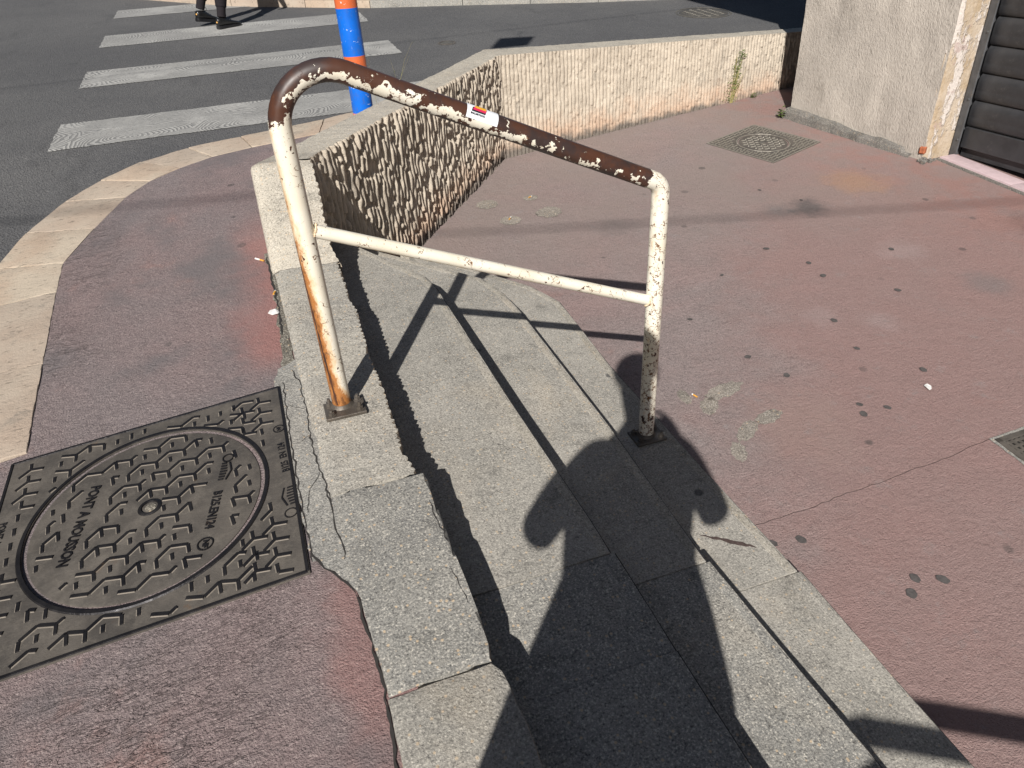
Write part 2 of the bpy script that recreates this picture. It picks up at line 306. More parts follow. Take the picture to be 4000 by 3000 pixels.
def mat_stucco():
    m = Mt('rough_stucco', .95, spec=.15); v = m.map((1, 1, .45))
    c = m.mix(m.ramp(m.noise(1.3, 5, .65), .32, .68), (.52, .475, .42), (.40, .365, .325)); c = m.mix(m.ramp(m.noise(4, 6, .75, vec=m.map((1, 1, .5), loc=(5, 5, 5))), .52, .74, 0, .6), c, (.19, .17, .145))
    c = m.mix(m.ramp(m.noise(80, 4, .7, vec=v), .45, .28, 0, .6), c, (.15, .135, .115)); c = m.mix(m.ramp(m.noise(9, 5, .7), .72, .76, 0, .6), c, (.6, .55, .5))
    m.col(c); m.bump(m.math('ADD', m.noise(95, 4, .65, vec=v), m.math('MULTIPLY', m.noise(40, 3, vec=v), .5)), .008, 1.); return m.m
M['stucco'] = mat_stucco()
def mat_peel():
    m = Mt('peeling_plaster', .85, spec=.25)
    c = m.mix(m.ramp(m.noise(7, 5, .7, vec=m.map((1, 1, .5))), .40, .62), (.50, .42, .33), (.40, .31, .21)); pl = m.ramp(m.noise(5, 6, .7, vec=m.map((1, 1, .4), loc=(3, 0, 1))), .50, .54)
    c = m.mix(m.math('MULTIPLY', pl, .85), c, (.62, .57, .53)); c = m.mix(m.ramp(m.noise(6, 4, .7, vec=m.map(loc=(8, 2, 2))), .60, .66, 0, .7), c, (.40, .30, .27)); c = m.mix(m.ramp(m.noise(16, 6, .8), .64, .72, 0, .7), c, (.19, .13, .08))
    m.col(c); m.bump(m.math('ADD', m.math('MULTIPLY', pl, .5), m.noise(35, 5, .7)), .012, 1.); return m.m
M['peel'] = mat_peel()
def simple(name, c, rough=.5, metal=0., spec=.4, var=.25, sc=20., dirt=None, bump=.0):
    m = Mt(name, rough, metal, spec); k = m.mix(m.ramp(m.noise(sc, 5, .65), .35, .7, 0, 1), c, tuple(x * (1 - var) for x in c))
    if dirt: k = m.mix(m.ramp(m.noise(sc * 1.7, 6, .75, vec=m.map(loc=(3, 7, 1))), .56, .72, 0, .6), k, dirt)
    m.col(k)
    if bump: m.bump(m.noise(sc * 6, 3), bump, .7)
    return m.m
M['facade'] = simple('dark_brown_render', (.085, .075, .070), .9, 0, .2, .3, 3)  # for unseen upper walls and houses, kept dark to cut bounced light
M['shutter'] = simple('dark_shutter_metal', (.042, .043, .047), .42, .0, .5, .3, 9, (.09, .088, .085), .0006)
M['rail_grey'] = simple('grey_guide_metal', (.105, .108, .115), .5, .2, .4, .3, 14, (.2, .17, .13), .001)
M['tile'] = simple('pink_white_tile', (.60, .47, .49), .35, 0, .5, .12, 25, (.3, .25, .25))
M['plinth'] = mat_conc('plinth_cement', (.15, .145, .135), (.22, .205, .19), .5, .0, .1, .01)
M['brick'] = simple('broken_brick', (.42, .14, .07), .9, 0, .2, .4, 40)
def mat_bollard(name, c):
    m = Mt(name, .35, spec=.5); k = m.mix(m.ramp(m.noise(5, 3), .35, .7), c, tuple(x * .82 for x in c)); k = m.mix(m.ramp(m.noise(16, 6, .8, vec=m.map((1, 1, .5), loc=(2, 2, 2))), .50, .72, 0, .5), k, (.10, .10, .11)); sc = m.ramp(m.noise(24, 6, .75, vec=m.map((1, 1, 1.6))), .63, .66)
    m.col(m.mix(sc, k, (.66, .72, .76))); return m.m
M['blue'] = mat_bollard('blue_plastic', (.005, .145, .66)); M['orange'] = mat_bollard('orange_plastic', (.70, .155, .05))
M['black_shoe'] = simple('black_leather', (.012, .012, .013), .3, 0, .6, .4, 60, None, .001); M['black_cloth'] = simple('black_cloth', (.020, .017, .020), .9, 0, .2, .3, 80, None, .002)
M['gold'] = simple('gold_badge', (.75, .42, .12), .35, .3, .5); M['skin'] = simple('skin', (.45, .27, .19), .5); M['hair'] = simple('dark_hair', (.02, .014, .010), .6)
M['coat'] = simple('dark_coat', (.03, .03, .045), .9); M['plastic_black'] = simple('black_plastic', (.015, .015, .017), .3, 0, .5)
M['filter'] = simple('cigarette_filter', (.72, .36, .07), .8, 0, .2, .3, 200); M['paper'] = simple('white_paper', (.74, .73, .71), .8, 0, .2, .15, 60)
M['leaf'] = simple('weed_leaf', (.10, .15, .035), .7, 0, .3, .5, 30); M['straw'] = simple('dry_grass', (.34, .30, .12), .8, 0, .2, .4, 30)
M['gum'] = simple('old_gum', (.105, .095, .092), .7, 0, .3, .4, 60, (.12, .11, .11), .002); M['mortar'] = mat_conc('pit_mortar', (.25, .22, .19), (.33, .29, .25), .8, 0, .1, .008)
M['dirt'] = mat_conc('gravelly_dirt', (.14, .125, .10), (.22, .2, .165), 1., 0, .1, .01)
for k_, c_ in (('print_black', (.02, .02, .03)), ('print_red', (.62, .03, .10)), ('print_yellow', (.85, .45, .03)), ('sticker', (.78, .80, .84))): M[k_] = simple(k_, c_, .45, 0, .4, .05)
M['cable'] = simple('black_cable', (.02, .02, .02), .6); M['sign'] = simple('sign_metal', (.3, .3, .31), .4, .3)

# ------------------------------------------------------------------ ground, plaza, road, pavement
PGX = .018
def plz(x, y, d=0.): return -.62 + d + G * y + PGX * max(0., x - 1.5)
PAV0, PAVX = -.008, .08
def pav(x, y, d=0.): return PAV0 + d + G * y + PAVX * x
ROAD = -.112
sheet('ground', [(-250, -250), (250, -250), (250, 250), (-250, 250)], M['dark_ground'], lf=lambda x, y: -1.0 + G * y, kind='structure')
o = mesh_obj('crack_floor', [(.6, -1.3, Z(.6, -1.3, -.66)), (3.4, -1.3, Z(3.4, -1.3, -.66)), (3.4, .2, Z(3.4, .2, -.66)), (.6, .2, Z(.6, .2, -.66))], [(0, 1, 2, 3)], M['gap']); tag(o, kind='structure'); o.name = 'joint_bed'
crack = [(.9, -.475), (1.28, -.452), (1.45, -.446), (1.62, -.452), (1.8, -.438), (1.98, -.442), (2.15, -.43), (2.32, -.432), (2.45, -.414), (2.57, -.412), (3.0, -.4), (6, -.3)]
crk = dens(crack[:-1], .03, .004, False) + [crack[-1]]
wallmid = [(0.0, 1.62), (1.8, 3.85), (4.9, 4.33), (12, 5.7)]
def strip_grid(name, lower, upper, mat, lf, **kw):
    f = sheet(name, lower + upper[::-1], mat, lf=lf, **kw); return f
sheet('plaza', crk + [(12, -.3), (12, 5.7), (4.9, 4.33), (1.8, 3.85), (0, 1.62), (0, -.475)], M['red_low'], lf=plz, cut=2, kind='structure')
sheet('plaza', [(0, -.478)] + [(x, y - .0022) for x, y in crk] + [(12, -.305), (12, -7), (0, -7)], M['red_low'], lf=plz, cut=2, kind='structure')
kerb_o = [(1.1, 3.30), (.75, 3.16), (.368, 3.125), (-.184, 3.145), (-.521, 3.157), (-.81, 3.073), (-1.035, 2.883), (-1.207, 2.647), (-1.354, 2.283), (-1.43, 1.889), (-1.42, 1.458), (-1.38, .863), (-1.35, .262)]
kerb_i = [(1.0, 3.02), (.70, 2.88), (.30, 2.855), (-.126, 2.879), (-.372, 2.867), (-.567, 2.788), (-.737, 2.673), (-.858, 2.495), (-.991, 2.127), (-1.099, 1.762), (-1.087, 1.455), (-1.051, .83), (-1.015, .263)]
sheet('pavement', [(0, -7), (0, 1.62), (.95, 2.8)] + kerb_i + [(-1.1, .255), (-1.36, .25), (-4, .1), (-4, -7)], M['red_up'], lf=pav, cut=2, kind='structure')
def roadz(x, y, d=0.): return Z(x, y, ROAD + d) - .065 * min(1, max(0, (-x - .80) / .6)) * min(1, max(0, (3.75 - y) / .8))
gxs = [-40, -20, -8, -4, -2.6, -2, -1.7, -1.5] + [-1.4 + .1 * i for i in range(7)]; gys = [-8, -3, 0, 1, 2, 2.4, 2.7] + [2.9 + .1 * i for i in range(10)] + [4.2, 5, 8, 15, 30, 60]
rv_ = [(x, y, roadz(x, y)) for y in gys for x in gxs]; nx_ = len(gxs); rf_ = [(j * nx_ + i, j * nx_ + i + 1, (j + 1) * nx_ + i + 1, (j + 1) * nx_ + i) for j in range(len(gys) - 1) for i in range(nx_ - 1) if not (gxs[i] >= -1.45 and gys[j + 1] <= 1.0)]
poly = [(-.8, 2.9), (.4, 2.95), (.95, 2.9)] + wallmid[1:] + [(40, 8), (40, 60), (-.8, 60)]; b0_ = len(rv_); rv_ += [(x, y, roadz(x, y)) for x, y in poly]; rf_.append(tuple(range(b0_, b0_ + len(poly))))
bmq = bmesh.new(); vv_ = [bmq.verts.new(v) for v in rv_]
for f in rf_: bmq.faces.new([vv_[i] for i in f])
bmesh.ops.triangulate(bmq, faces=[f for f in bmq.faces if len(f.verts) > 4]); road = bm_obj('road', bmq, M['asphalt'], kind='structure')
# zebra crossing
Y0 = 3.70
for i, (y0, y1) in enumerate([(3.70, 4.33), (5.42, 6.05), (7.15, 7.80), (8.92, 9.52), (10.7, 11.3)]):
    pts = dens([(-1.45, y0), (1.40, y0), (1.40, y1), (-1.45, y1)], .04, .006)
    sheet('zebra_stripe', pts, M['zebra'], road, lf=lambda x, y: roadz(x, y, .004))
# far pavement with its pale kerb stones
fk = [(-14, 20), (-3, 12.4), (-.95, 10.07), (-.04, 9.06), (.84, 8.48), (1.58, 8.01), (2.66, 7.6), (4.2, 6.95), (6.5, 6.2), (14, 4.6), (30, 8)]
sheet('far_pavement', [(x + .12, y + .33) for x, y in fk[:-1]] + [(30, 20), (30, 40), (-14, 40)], M['cement'], lf=lambda x, y: Z(x, y, -.035), kind='structure')
fkt = empty('kerb', (.84, 8.6, Z(0, 8.6, -.1)), 'pale kerb across the road behind the zebra crossing', 'kerb')
ptsf = dens(fk[1:-2], .8, 0, False)
for (ax, ay), (bx, by) in zip(ptsf[:-1], ptsf[1:]):
    d = Vector((bx - ax, by - ay)).normalized(); nx, ny = -d.y * .34, d.x * .34; g = .004
    slab('kerb_stone', [(ax + d.x * g, ay + d.y * g), (bx - d.x * g, by - d.y * g), (bx - d.x * g + nx, by - d.y * g + ny), (ax + d.x * g + nx, ay + d.y * g + ny)], -.03, .25, M['kerb'] if ax < 1.2 else M['cement'], fkt, .01, 0, 0)
kt = empty('kerb', (-1.0, 2.5, Z(-1, 2.5, -.1)), 'curved kerb of worn beige stones between road and red pavement', 'kerb')
for i in range(len(kerb_o) - 1):
    def sh(a, b, t): return (a[0] + (b[0] - a[0]) * t, a[1] + (b[1] - a[1]) * t)
    e = .003
    L = max(.1, math.dist(kerb_o[i], kerb_o[i + 1])); g = e / L
    pts = [sh(kerb_o[i], kerb_o[i + 1], g), sh(kerb_i[i], kerb_i[i + 1], g), sh(kerb_i[i], kerb_i[i + 1], 1 - g), sh(kerb_o[i], kerb_o[i + 1], 1 - g)]
    dz = random.uniform(-.003, .003)
    slab('kerb_stone', pts, 0, .25, M['kerb'], kt, .006, 0, .05, .0015, levf=lambda x, y, dz=dz: pav(x, y, dz + .003))
# ragged cement patch between the manhole and the coping
cp = [(-.205, .27), (-.185, .33), (-.12, .36), (-.05, .3), (-.03, -.9), (-.071, -.86), (-.083, -.74), (-.10, -.70), (-.125, -.655), (-.155, -.63), (-.16, -.60), (-.178, -.60), (-.205, .235)]
sheet('cement_patch', dens(cp, .025, .006), M['cement'], lf=lambda x, y: pav(x, y, .005), kind='structure')
sheet('dirt_seam', dens([(-.165, 1.30), (-.13, 1.30), (-.12, .3), (-.17, .33), (-.155, .7), (-.15, 1.0)], .03, .008), M['dirt'], lf=lambda x, y: pav(x, y, .004), kind='structure')

# ------------------------------------------------------------------ ribbed retaining wall with its coping
def rib_relief(a, h, depth, pitch, seed, wob=.006):
    """vertical ribs split by hammer: each rib's width and crest vary up its height in long, leaf-like flakes"""
    aa = a + wob * (vn(a * 5, h * 7, seed) - .5) + (wob > .01) * .03 * (vn(a * 17, h * 3, seed + 11) - .5)
    idx = np.floor(aa / pitch); t = aa / pitch - idx; ph = idx * 7.31
    amp = .55 + .45 * vn(idx * 3.17, h * 20 + ph, seed + 1); c = vn(idx * 7.7 + 13, h * 25 + ph * 1.7, seed + 2); amp = amp * (.30 + .70 * sstep(.22, .40, c))
    wid = .50 + .50 * sstep(.15, .75, vn(idx * 5.3, h * 23 + ph * .7, seed + 4)); ctr = .5 + .10 * (vn(idx * 9.1, h * 15 + ph, seed + 7) - .5)
    q = np.clip(np.abs(t - ctr) * 2 / wid, 0, 1); prof = 1 - q ** 3.0
    return depth * prof * amp + .0016 * (vn(a * 90, h * 70, seed + 5) - .5) + .0024 * (vn(a * 38, h * 26, seed + 6) - .5)
def rib_panel(name, P0, P1, O0, O1, top, bot, parent, depth=.022, pitch=.036, da=.0042, dh=.007, seed=1, mtop=None, cap=False, wob=.006, **kw):
    P0, P1, O0, O1 = (np.array(p, float) for p in (P0, P1, O0, O1)); L = np.hypot(*(P1 - P0)); d = (P1 - P0) / L; nrm = np.array([d[1], -d[0]])
    nA = int(L / da); t = np.linspace(0, 1, nA + 1); zt = np.array([top(*(P0 + (P1 - P0) * k)) for k in t]); zb = np.array([bot(*(P0 + (P1 - P0) * k)) for k in t])
    nH = int(max(4, (zt - zb).max() / dh)); s = np.linspace(0, 1, nH + 1)
    a = t[:, None] * L + s[None] * 0; zz = zt[:, None] + (zb - zt)[:, None] * s[None]; hh = zz - G * (P0[1] + (P1 - P0)[1] * t)[:, None]
    D = rib_relief(a + seed * 3.1, hh + 5, depth, pitch, seed, wob) + (.022 * (vn(a * 9, hh * 4, 21) - .5) if wob > .01 else 0); D = D - depth * .55
    D = D * (0.75 + .25 * sstep(0, .03, s[None] * (zt - zb)[:, None]))
    X = P0[0] + d[0] * a + nrm[0] * D; Y = P0[1] + d[1] * a + nrm[1] * D
    V = np.stack([X, Y, zz], -1).reshape(-1, 3); F = []; idx = lambda i, j: i * (nH + 1) + j
    F = [(idx(i, j), idx(i, j + 1), idx(i + 1, j + 1), idx(i + 1, j)) for i in range(nA) for j in range(nH)]; nface = len(F)
    # top, worn and slightly uneven, from the ragged front edge to the back edge; then the back
    nT = 10; base = len(V); Q = []
    for i in range(nA + 1):
        f0 = V[idx(i, 0)]; b = O0 + (O1 - O0) * t[i]; zo = top(*b)
        for k in range(1, nT + 1):
            u = k / nT; x = f0[0] + (b[0] - f0[0]) * u; y = f0[1] + (b[1] - f0[1]) * u
            zz_ = top(x, y) + .004 * (vn(x * 16, y * 16, 9) - .5) + .003 * (vn(x * 55, y * 55, 4) - .5); 
            if k == nT: zz_ -= .012
            Q.append((x, y, zz_))
        Q.append((b[0] - nrm[0] * .008, b[1] - nrm[1] * .008, zo - .03)); Q.append((b[0] - nrm[0] * .008, b[1] - nrm[1] * .008, zb[i] - .05))
    V = np.concatenate([V, np.array(Q)]); r = nT + 2
    q = lambda i, k: idx(i, 0) if k == 0 else base + i * r + k - 1
    for i in range(nA):
        for k in range(r): F.append((q(i, k), q(i + 1, k), q(i + 1, k + 1), q(i, k + 1)))
    if cap:
        for i in cap:
            F.append([idx(i, j) for j in range(nH + 1)] + [q(i, k) for k in range(r, 0, -1)])
    o = mesh_obj(name, V, F, [M['ribs'], mtop or M['wall_top']], parent, 50, **kw)
    mi = np.ones(len(F), np.int32); mi[:nface] = 0; o.data.polygons.foreach_set('material_index', mi)
    return o
wt = empty('retaining_wall', (.14, 1.56, Z(0, 1.56, -.62)), 'pale ribbed concrete retaining wall with angled corner beside the steps', 'wall')
I0, I1, I2, I3 = (.14, 1.56), (1.80, 3.645), (4.86, 4.20), (9.5, 5.04)
O0, O1, O2, O3 = (-.13, 1.61), (1.78, 4.03), (4.84, 4.47), (9.45, 5.32)
def topd(x, y): return .41 + .03 * min(1, max(0, (x - .14) / 1.66))
def topr(x, y): return .44 - .058 * max(0, x - 1.8)
M['wall_top'] = mat_conc('wall_top_concrete', (.42, .385, .325), (.50, .455, .38), .7, .05, .35)
def topramp(x, y): t = (y - 1.05 - .02 * (.14 - x) / .27) / (1.575 - 1.05); t = min(1, max(0, t)); return Z(x, 1.05, 0) + (.41 - Z(x, 1.05, 0)) * (t * .85 + .15 * t * t * (3 - 2 * t))
foot = lambda x, y: plz(x, y, -.03)
rib_panel('ramped_coping', (.14, 1.05), I0, (-.138, 1.07), O0, topramp, lambda x, y: Z(x, y, -.30), wt, seed=3, dh=.008, depth=.017, wob=.04, pitch=.033)
rib_panel('diagonal_panel', I0, I1, O0, O1, topd, foot, wt, seed=1, depth=.036, pitch=.038, da=.0042)
rib_panel('straight_panel', I1, I2, O1, O2, topr, foot, wt, seed=2, depth=.014, da=.005)
rib_panel('far_panel', I2, I3, O2, O3, topr, foot, wt, seed=5, depth=.016, da=.012, dh=.012)

# ------------------------------------------------------------------ stairs
st = empty('staircase', (.6, .3, Z(.6, .3, -.62)), 'three broad concrete steps leading from upper pavement down to plaza', 'stairs')
rib_panel('coping_slab', (.145, -.392), (.14, 1.047), (-.104, -.392), (-.132, 1.065), lambda x, y: Z(x, y, 0) , lambda x, y: Z(x, y, -.21), st, seed=4, depth=.015, dh=.007, wob=.05, pitch=.03, mtop=M['coping'], cap=(0,))
J = .0015
slab('coping_slab', [(-.085, -.395), (.176, -.394), (.178, -.73), (.181, -1.0), (.172, -1.038), (-.066, -1.042), (-.078, -.75)], 0, .3, M['grey'], st, .016, 0, .04, .0018)
slab('coping_slab', [(-.070, -1.046), (.170, -1.043), (.188, -1.07), (.198, -1.197), (.2, -2.2), (-.08, -2.2)], -.004, .3, M['step'], st, .014, 0, .04, .002)
slab('coping_slab', [(-.08, -2.204), (.2, -2.204), (.21, -4.5), (-.08, -4.5)], -.002, .3, M['grey'], st, .014, 0, .05, .0018)
def tread(pts, edge, lev, mat, nose=True):
    """one slab of a step; a narrow nosing bar runs along its free edge"""
    slab('tread_slab', pts, lev, .34, mat, st, .010, 0, .05, .0012)
LA, LB_, LC = -.155, -.32, -.475
def split(edge, back, y0, y1):
    pts = [(x, y) for x, y in edge if y0 < y < y1]
    def at(y):
        for (ax, ay), (bx, by) in zip(edge[:-1], edge[1:]):
            if by <= y <= ay: t = (ay - y) / (ay - by); return ax + (bx - ax) * t
        return edge[-1][0]
    return at, pts
def inset(poly, d):
    out = []; n = len(poly)
    for i, (x, y) in enumerate(poly):
        a = poly[max(0, i - 1)]; b = poly[min(n - 1, i + 1)]; dx, dy = b[0] - a[0], b[1] - a[1]; L = math.hypot(dx, dy); out.append((x - (-dy / L) * -d * -1 * -1, y - (dx / L) * -d * -1 * -1)) if False else out.append((x + dy / L * d, y - dx / L * d))
    return out
def step(edge, backx, joints, lev, mats, first_back):
    ys = [edge[0][1] + .001] + joints + [edge[-1][1]]
    at, _ = split(edge, backx, -9, 9)
    for i in range(len(ys) - 1):
        y1, y0 = ys[i], ys[i + 1]
        mid = [(x, y) for x, y in edge if y0 + .02 < y < y1 - .0005]
        e = ([(at(y1), y1 - J)] if i else [edge[0]] if edge[0] not in mid else []) + mid + [(at(y0) + (0.0), y0 + J)]
        if i: e = [(x + .012, y) for x, y in e]
        # outer strip (nosing) and main slab with a hairline groove between them
        inn = inset(e, -.032); inn2 = inset(e, -.036)
        inn[0] = (inn[0][0], e[0][1]) if i else inn[0]; inn2[0] = (inn2[0][0], e[0][1]) if i else inn2[0]
        inn[-1] = (inn[-1][0], e[-1][1]); inn2[-1] = (inn2[-1][0], e[-1][1])
        main = inn2 + [(backx, e[-1][1])] + ([(backx, e[0][1])] if i else first_back)
        lv = lev + (0, -.003, .002, -.002)[i % 4]
        o = slab('tread_slab', main, lv, .34, mats[i % len(mats)], st, .0025, 0, .06, .0008)
        slab('nosing', e + inn[::-1], lv + .0012, .33, M['nose'] if i == 0 else mats[i % len(mats)], o, .0055, 0, .04, .0012)
        # bed of the groove
        zb = lv - .004; g = inset(e, -.028); h = inset(e, -.040); k = len(e)
        V = [(x, y, Z(x, y, zb)) for x, y in g] + [(x, y, Z(x, y, zb)) for x, y in h]
        mesh_obj('groove', V, [(q, q + 1, k + q + 1, k + q) for q in range(k - 1)], M['gap'], o)
eA = [(.163, 1.645), (.494, 1.044), (.512, .933), (.551, -.064), (.579, -.607), (.583, -.823), (.588, -1.119), (.595, -1.362), (.63, -2.5), (.66, -4.4)]
eB = [(.313, 1.818), (.821, 1.222), (.867, 1.06), (.886, .908), (.912, -.071), (.908, -.724), (.935, -1.149), (.955, -1.387), (1.0, -2.5), (1.05, -4.4)]
eC = [(.578, 2.053), (1.126, 1.308), (1.198, 1.119), (1.190, .496), (1.222, -.25), (1.252, -.765), (1.258, -1.144), (1.268, -1.436), (1.32, -2.5), (1.38, -4.4)]
step(eA, .05, [-.741, -1.077, -2.4], LA, [M['step'], M['grey'], M['grey']], [(.05, 1.70)])
step(eB, .40, [-.745, -2.2], LB_, [M['step'], M['grey'], M['step']], [(.22, 1.85), (.1, 1.7), (.40, 1.2)])
step(eC, .74, [-.775, -2.6], LC, [M['step'], M['step'], M['grey']], [(.45, 2.1), (.35, 1.9), (.74, 1.3)])

# ------------------------------------------------------------------ manhole covers
def text_mesh(s, size, extr=.0016):
    cu = bpy.data.curves.new('txt', 'FONT'); cu.body = s; cu.size = size; cu.extrude = extr; cu.resolution_u = 2; cu.align_x = 'CENTER'; cu.align_y = 'CENTER'; cu.offset = .0006
    ob = bpy.data.objects.new('txt', cu); COL.objects.link(ob); dg = bpy.context.evaluated_depsgraph_get(); me = bpy.data.meshes.new_from_object(ob.evaluated_get(dg)); bpy.data.objects.remove(ob); bpy.data.curves.remove(cu); return me
def put_text(s, size, x, y, ang, lf, mat, parent, name='lettering', stretch=1.):
    me = text_mesh(s, size); co_ = np.empty(len(me.vertices) * 3); me.vertices.foreach_get('co', co_); co_ = co_.reshape(-1, 3); co_[:, 0] *= stretch
    c, s_ = math.cos(ang), math.sin(ang); X = x + co_[:, 0] * c - co_[:, 1] * s_; Y = y + co_[:, 0] * s_ + co_[:, 1] * c
    off = worldpos(parent); V = np.stack([X - off.x, Y - off.y, np.array([lf(a, b) for a, b in zip(X, Y)]) + co_[:, 2] - off.z], -1)
    me.vertices.foreach_set('co', V.ravel()); me.materials.clear(); return link_mesh(name, me, mat, parent)
def bars(bm, segs, w, h, lf, taper=.7):
    for (ax, ay), (bx, by) in segs:
        d = Vector((bx - ax, by - ay)); L = d.length; d /= L; n = Vector((-d.y, d.x)); lo = []; hi = []
        for k, ww in ((lo, w), (hi, w * taper)):
            e = (w - ww) * .5
            for sx, sy in ((-1, -1), (1, -1), (1, 1), (-1, 1)):
                px = (ax + d.x * e if sx < 0 else bx - d.x * e) + n.x * sy * ww / 2; py = (ay + d.y * e if sx < 0 else by - d.y * e) + n.y * sy * ww / 2
                k.append(bm.verts.new((px, py, lf(px, py) + (h if k is hi else -.001))))
        bm.faces.new(hi)
        for i in range(4): bm.faces.new((lo[i], lo[(i + 1) % 4], hi[(i + 1) % 4], hi[i]))
def ypattern(x0, x1, y0, y1, s, ok, rot, arm=.62, jit=0.):
    segs = []; dy = s * math.sqrt(3) / 2
    cx, cy = (x0 + x1) / 2, (y0 + y1) / 2; R = max(x1 - x0, y1 - y0); n = int(R / s) + 2
    c, s_ = math.cos(rot), math.sin(rot)
    for j in range(-n, n + 1):
        for i in range(-n, n + 1):
            u = (i + .5 * (j % 2)) * s; v = j * dy; x = cx + u * c - v * s_; y = cy + u * s_ + v * c
            for k in range(3):
                hsh = (i * 7 + j * 13 + k * 5) % 6; a = rot + A(30 + 120 * k); L = s * ((.575 if hsh == 1 else .45) if k == 1 else (.575 if hsh in (0, 3) else .47) if k == 0 else .43); b = (x + L * math.cos(a), y + L * math.sin(a)); a_ = (x, y)
                if ok(*a_) and ok(*b): segs.append((a_, b))
                elif ok(*a_) and ok((x + b[0]) / 2, (y + b[1]) / 2): segs.append((a_, ((x + b[0]) / 2, (y + b[1]) / 2)))
            if (i + 2 * j) % 5 == 0:
                e = rot + A(268); q0 = (x + s * .5 * c - s * .10 * s_, y + s * .5 * s_ + s * .10 * c); q1 = (q0[0] + s * .26 * math.cos(e), q0[1] + s * .26 * math.sin(e))
                if ok(*q0) and ok(*q1): segs.append((q0, q1))
            a = rot + A(30); m_ = (x + s * .5 * math.cos(a + A(60)) * 1.16, y + s * .5 * math.sin(a + A(60)) * 1.16)
    return segs
MX0, MX1, MY0, MY1 = -1.052, -.186, -.632, .222; MC = (-.609, -.195); MR = .326
iron = lambda x, y, d=0.: pav(x, y, .006 + d)
mh = empty('manhole', (MC[0], MC[1], iron(*MC)), 'large square cast iron manhole with round cover on left pavement', 'manhole cover')
def square_ring(name, sq, c, r, lf, thick, mat, parent, n=64):
    """square plate with a round opening"""
    V = []; F = []
    for k in range(n):
        a = 2 * math.pi * k / n + math.pi / 4; ca, sa = math.cos(a), math.sin(a); m_ = max(abs(ca), abs(sa))
        x0, x1, y0, y1 = sq; ox = (x0 + x1) / 2 + ca / m_ * (x1 - x0) / 2; oy = (y0 + y1) / 2 + sa / m_ * (y1 - y0) / 2
        ix, iy = c[0] + r * ca, c[1] + r * sa
        for x, y, z in ((ox, oy, lf(ox, oy) - thick), (ox, oy, lf(ox, oy)), (ix, iy, lf(ix, iy)), (ix, iy, lf(ix, iy) - thick)): V.append((x, y, z))
    for k in range(n):
        p, q = 4 * k, 4 * ((k + 1) % n)
        for j in range(3): F.append((p + j, q + j, q + j + 1, p + j + 1))
    return mesh_obj(name, V, F, mat, parent)
frame = square_ring('frame', (MX0, MX1, MY0, MY1), MC, MR + .012, iron, .05, M['iron_flat'], mh)
bmr = bmesh.new()
for r0, r1, h in ((MR + .014, MR + .024, .0035),):
    n = 72
    vs_ = [[bmr.verts.new((MC[0] + r * math.cos(2 * math.pi * k / n), MC[1] + r * math.sin(2 * math.pi * k / n), iron(MC[0] + r * math.cos(2 * math.pi * k / n), MC[1] + r * math.sin(2 * math.pi * k / n), z))) for k in range(n)] for r, z in ((r0 - .002, -.004), (r0, h), (r1, h), (r1 + .004, -.001))]
    for j in range(3):
        for k in range(n): bmr.faces.new((vs_[j][k], vs_[j][(k + 1) % n], vs_[j + 1][(k + 1) % n], vs_[j + 1][k]))
bars(bmr, [((MX0 + .006, MY0 + .006), (MX1 - .006, MY0 + .006)), ((MX0 + .006, MY1 - .006), (MX1 - .006, MY1 - .006)), ((MX0 + .006, MY0 + .006), (MX0 + .006, MY1 - .006)), ((MX1 - .006, MY0 + .006), (MX1 - .006, MY1 - .006))], .011, .003, iron)
bm_obj('rim', bmr, M['iron_bar'], frame)
lathe('seat_ring', [(MR - .02, -.012), (MR + .013, -.012), (MR + .013, -.02)], (MC[0], MC[1], iron(*MC)), M['iron_black'], mh, 64, tiltx=PAVX)
cov = slab('cover', disc_pts(MC, MR, 72), 0, .03, M['iron_flat'], mh, .004, 0, 0, levf=lambda x, y: iron(x, y, -.002))
def in_sq(x, y, m_): return MX0 + m_ < x < MX1 - m_ and MY0 + m_ < y < MY1 - m_
band1 = lambda x, y: abs((x - (-.80)) * .978 - (y - -.17) * .20) < .034 and abs(y + .17) < .185
band2 = lambda x, y: abs((x - (-.418)) * .978 - (y - -.255) * .20) < .030 and abs(y + .255) < .19
okc = lambda x, y: math.hypot(x - MC[0], y - MC[1]) < MR - .014 and not band1(x, y) and not band2(x, y) and math.hypot(x - MC[0] + .01, y - MC[1]) > .045
okf = lambda x, y: in_sq(x, y, .022) and math.hypot(x - MC[0], y - MC[1]) > MR + .027 and not (x > MX1 - .046 and -.43 < y < .02) and not (x < MX0 + .046 and -.40 < y < .0)
def combs(ok, rot, p=.043, gap=.068):
    """rows of zigzag ribs with hanging prongs and loose dashes between them, broken every few steps"""
    segs = []; c, s_ = math.cos(rot), math.sin(rot); n = 14
    for j in range(-10, 11):
        off = (j % 2) * p * 1.5
        P = lambda i, dy=0., dx=0.: (MC[0] + (i * p + off + dx) * c - (j * gap + dy) * s_, MC[1] + (i * p + off + dx) * s_ + (j * gap + dy) * c)
        for i in range(-n, n + 1):
            lo = i % 2 == 0; v = P(i, -.012 if lo else .012); w = P(i + 1, .012 if lo else -.012); brk = (i + 3 * j) % 6
            if brk == 0: m_ = ((v[0] + w[0]) / 2, (v[1] + w[1]) / 2); w = (v[0] + (w[0] - v[0]) * .45, v[1] + (w[1] - v[1]) * .45)
            segs.append((v, w))
            if lo: segs.append((v, P(i, -.043, -.004)))
            else: segs.append((P(i, -.016, -.002), P(i, -.040, -.005)) if (i + j) % 3 else (v, P(i, -.026, -.003)))
            
    return [q for q in segs if ok(*q[0]) and ok(*q[1])]
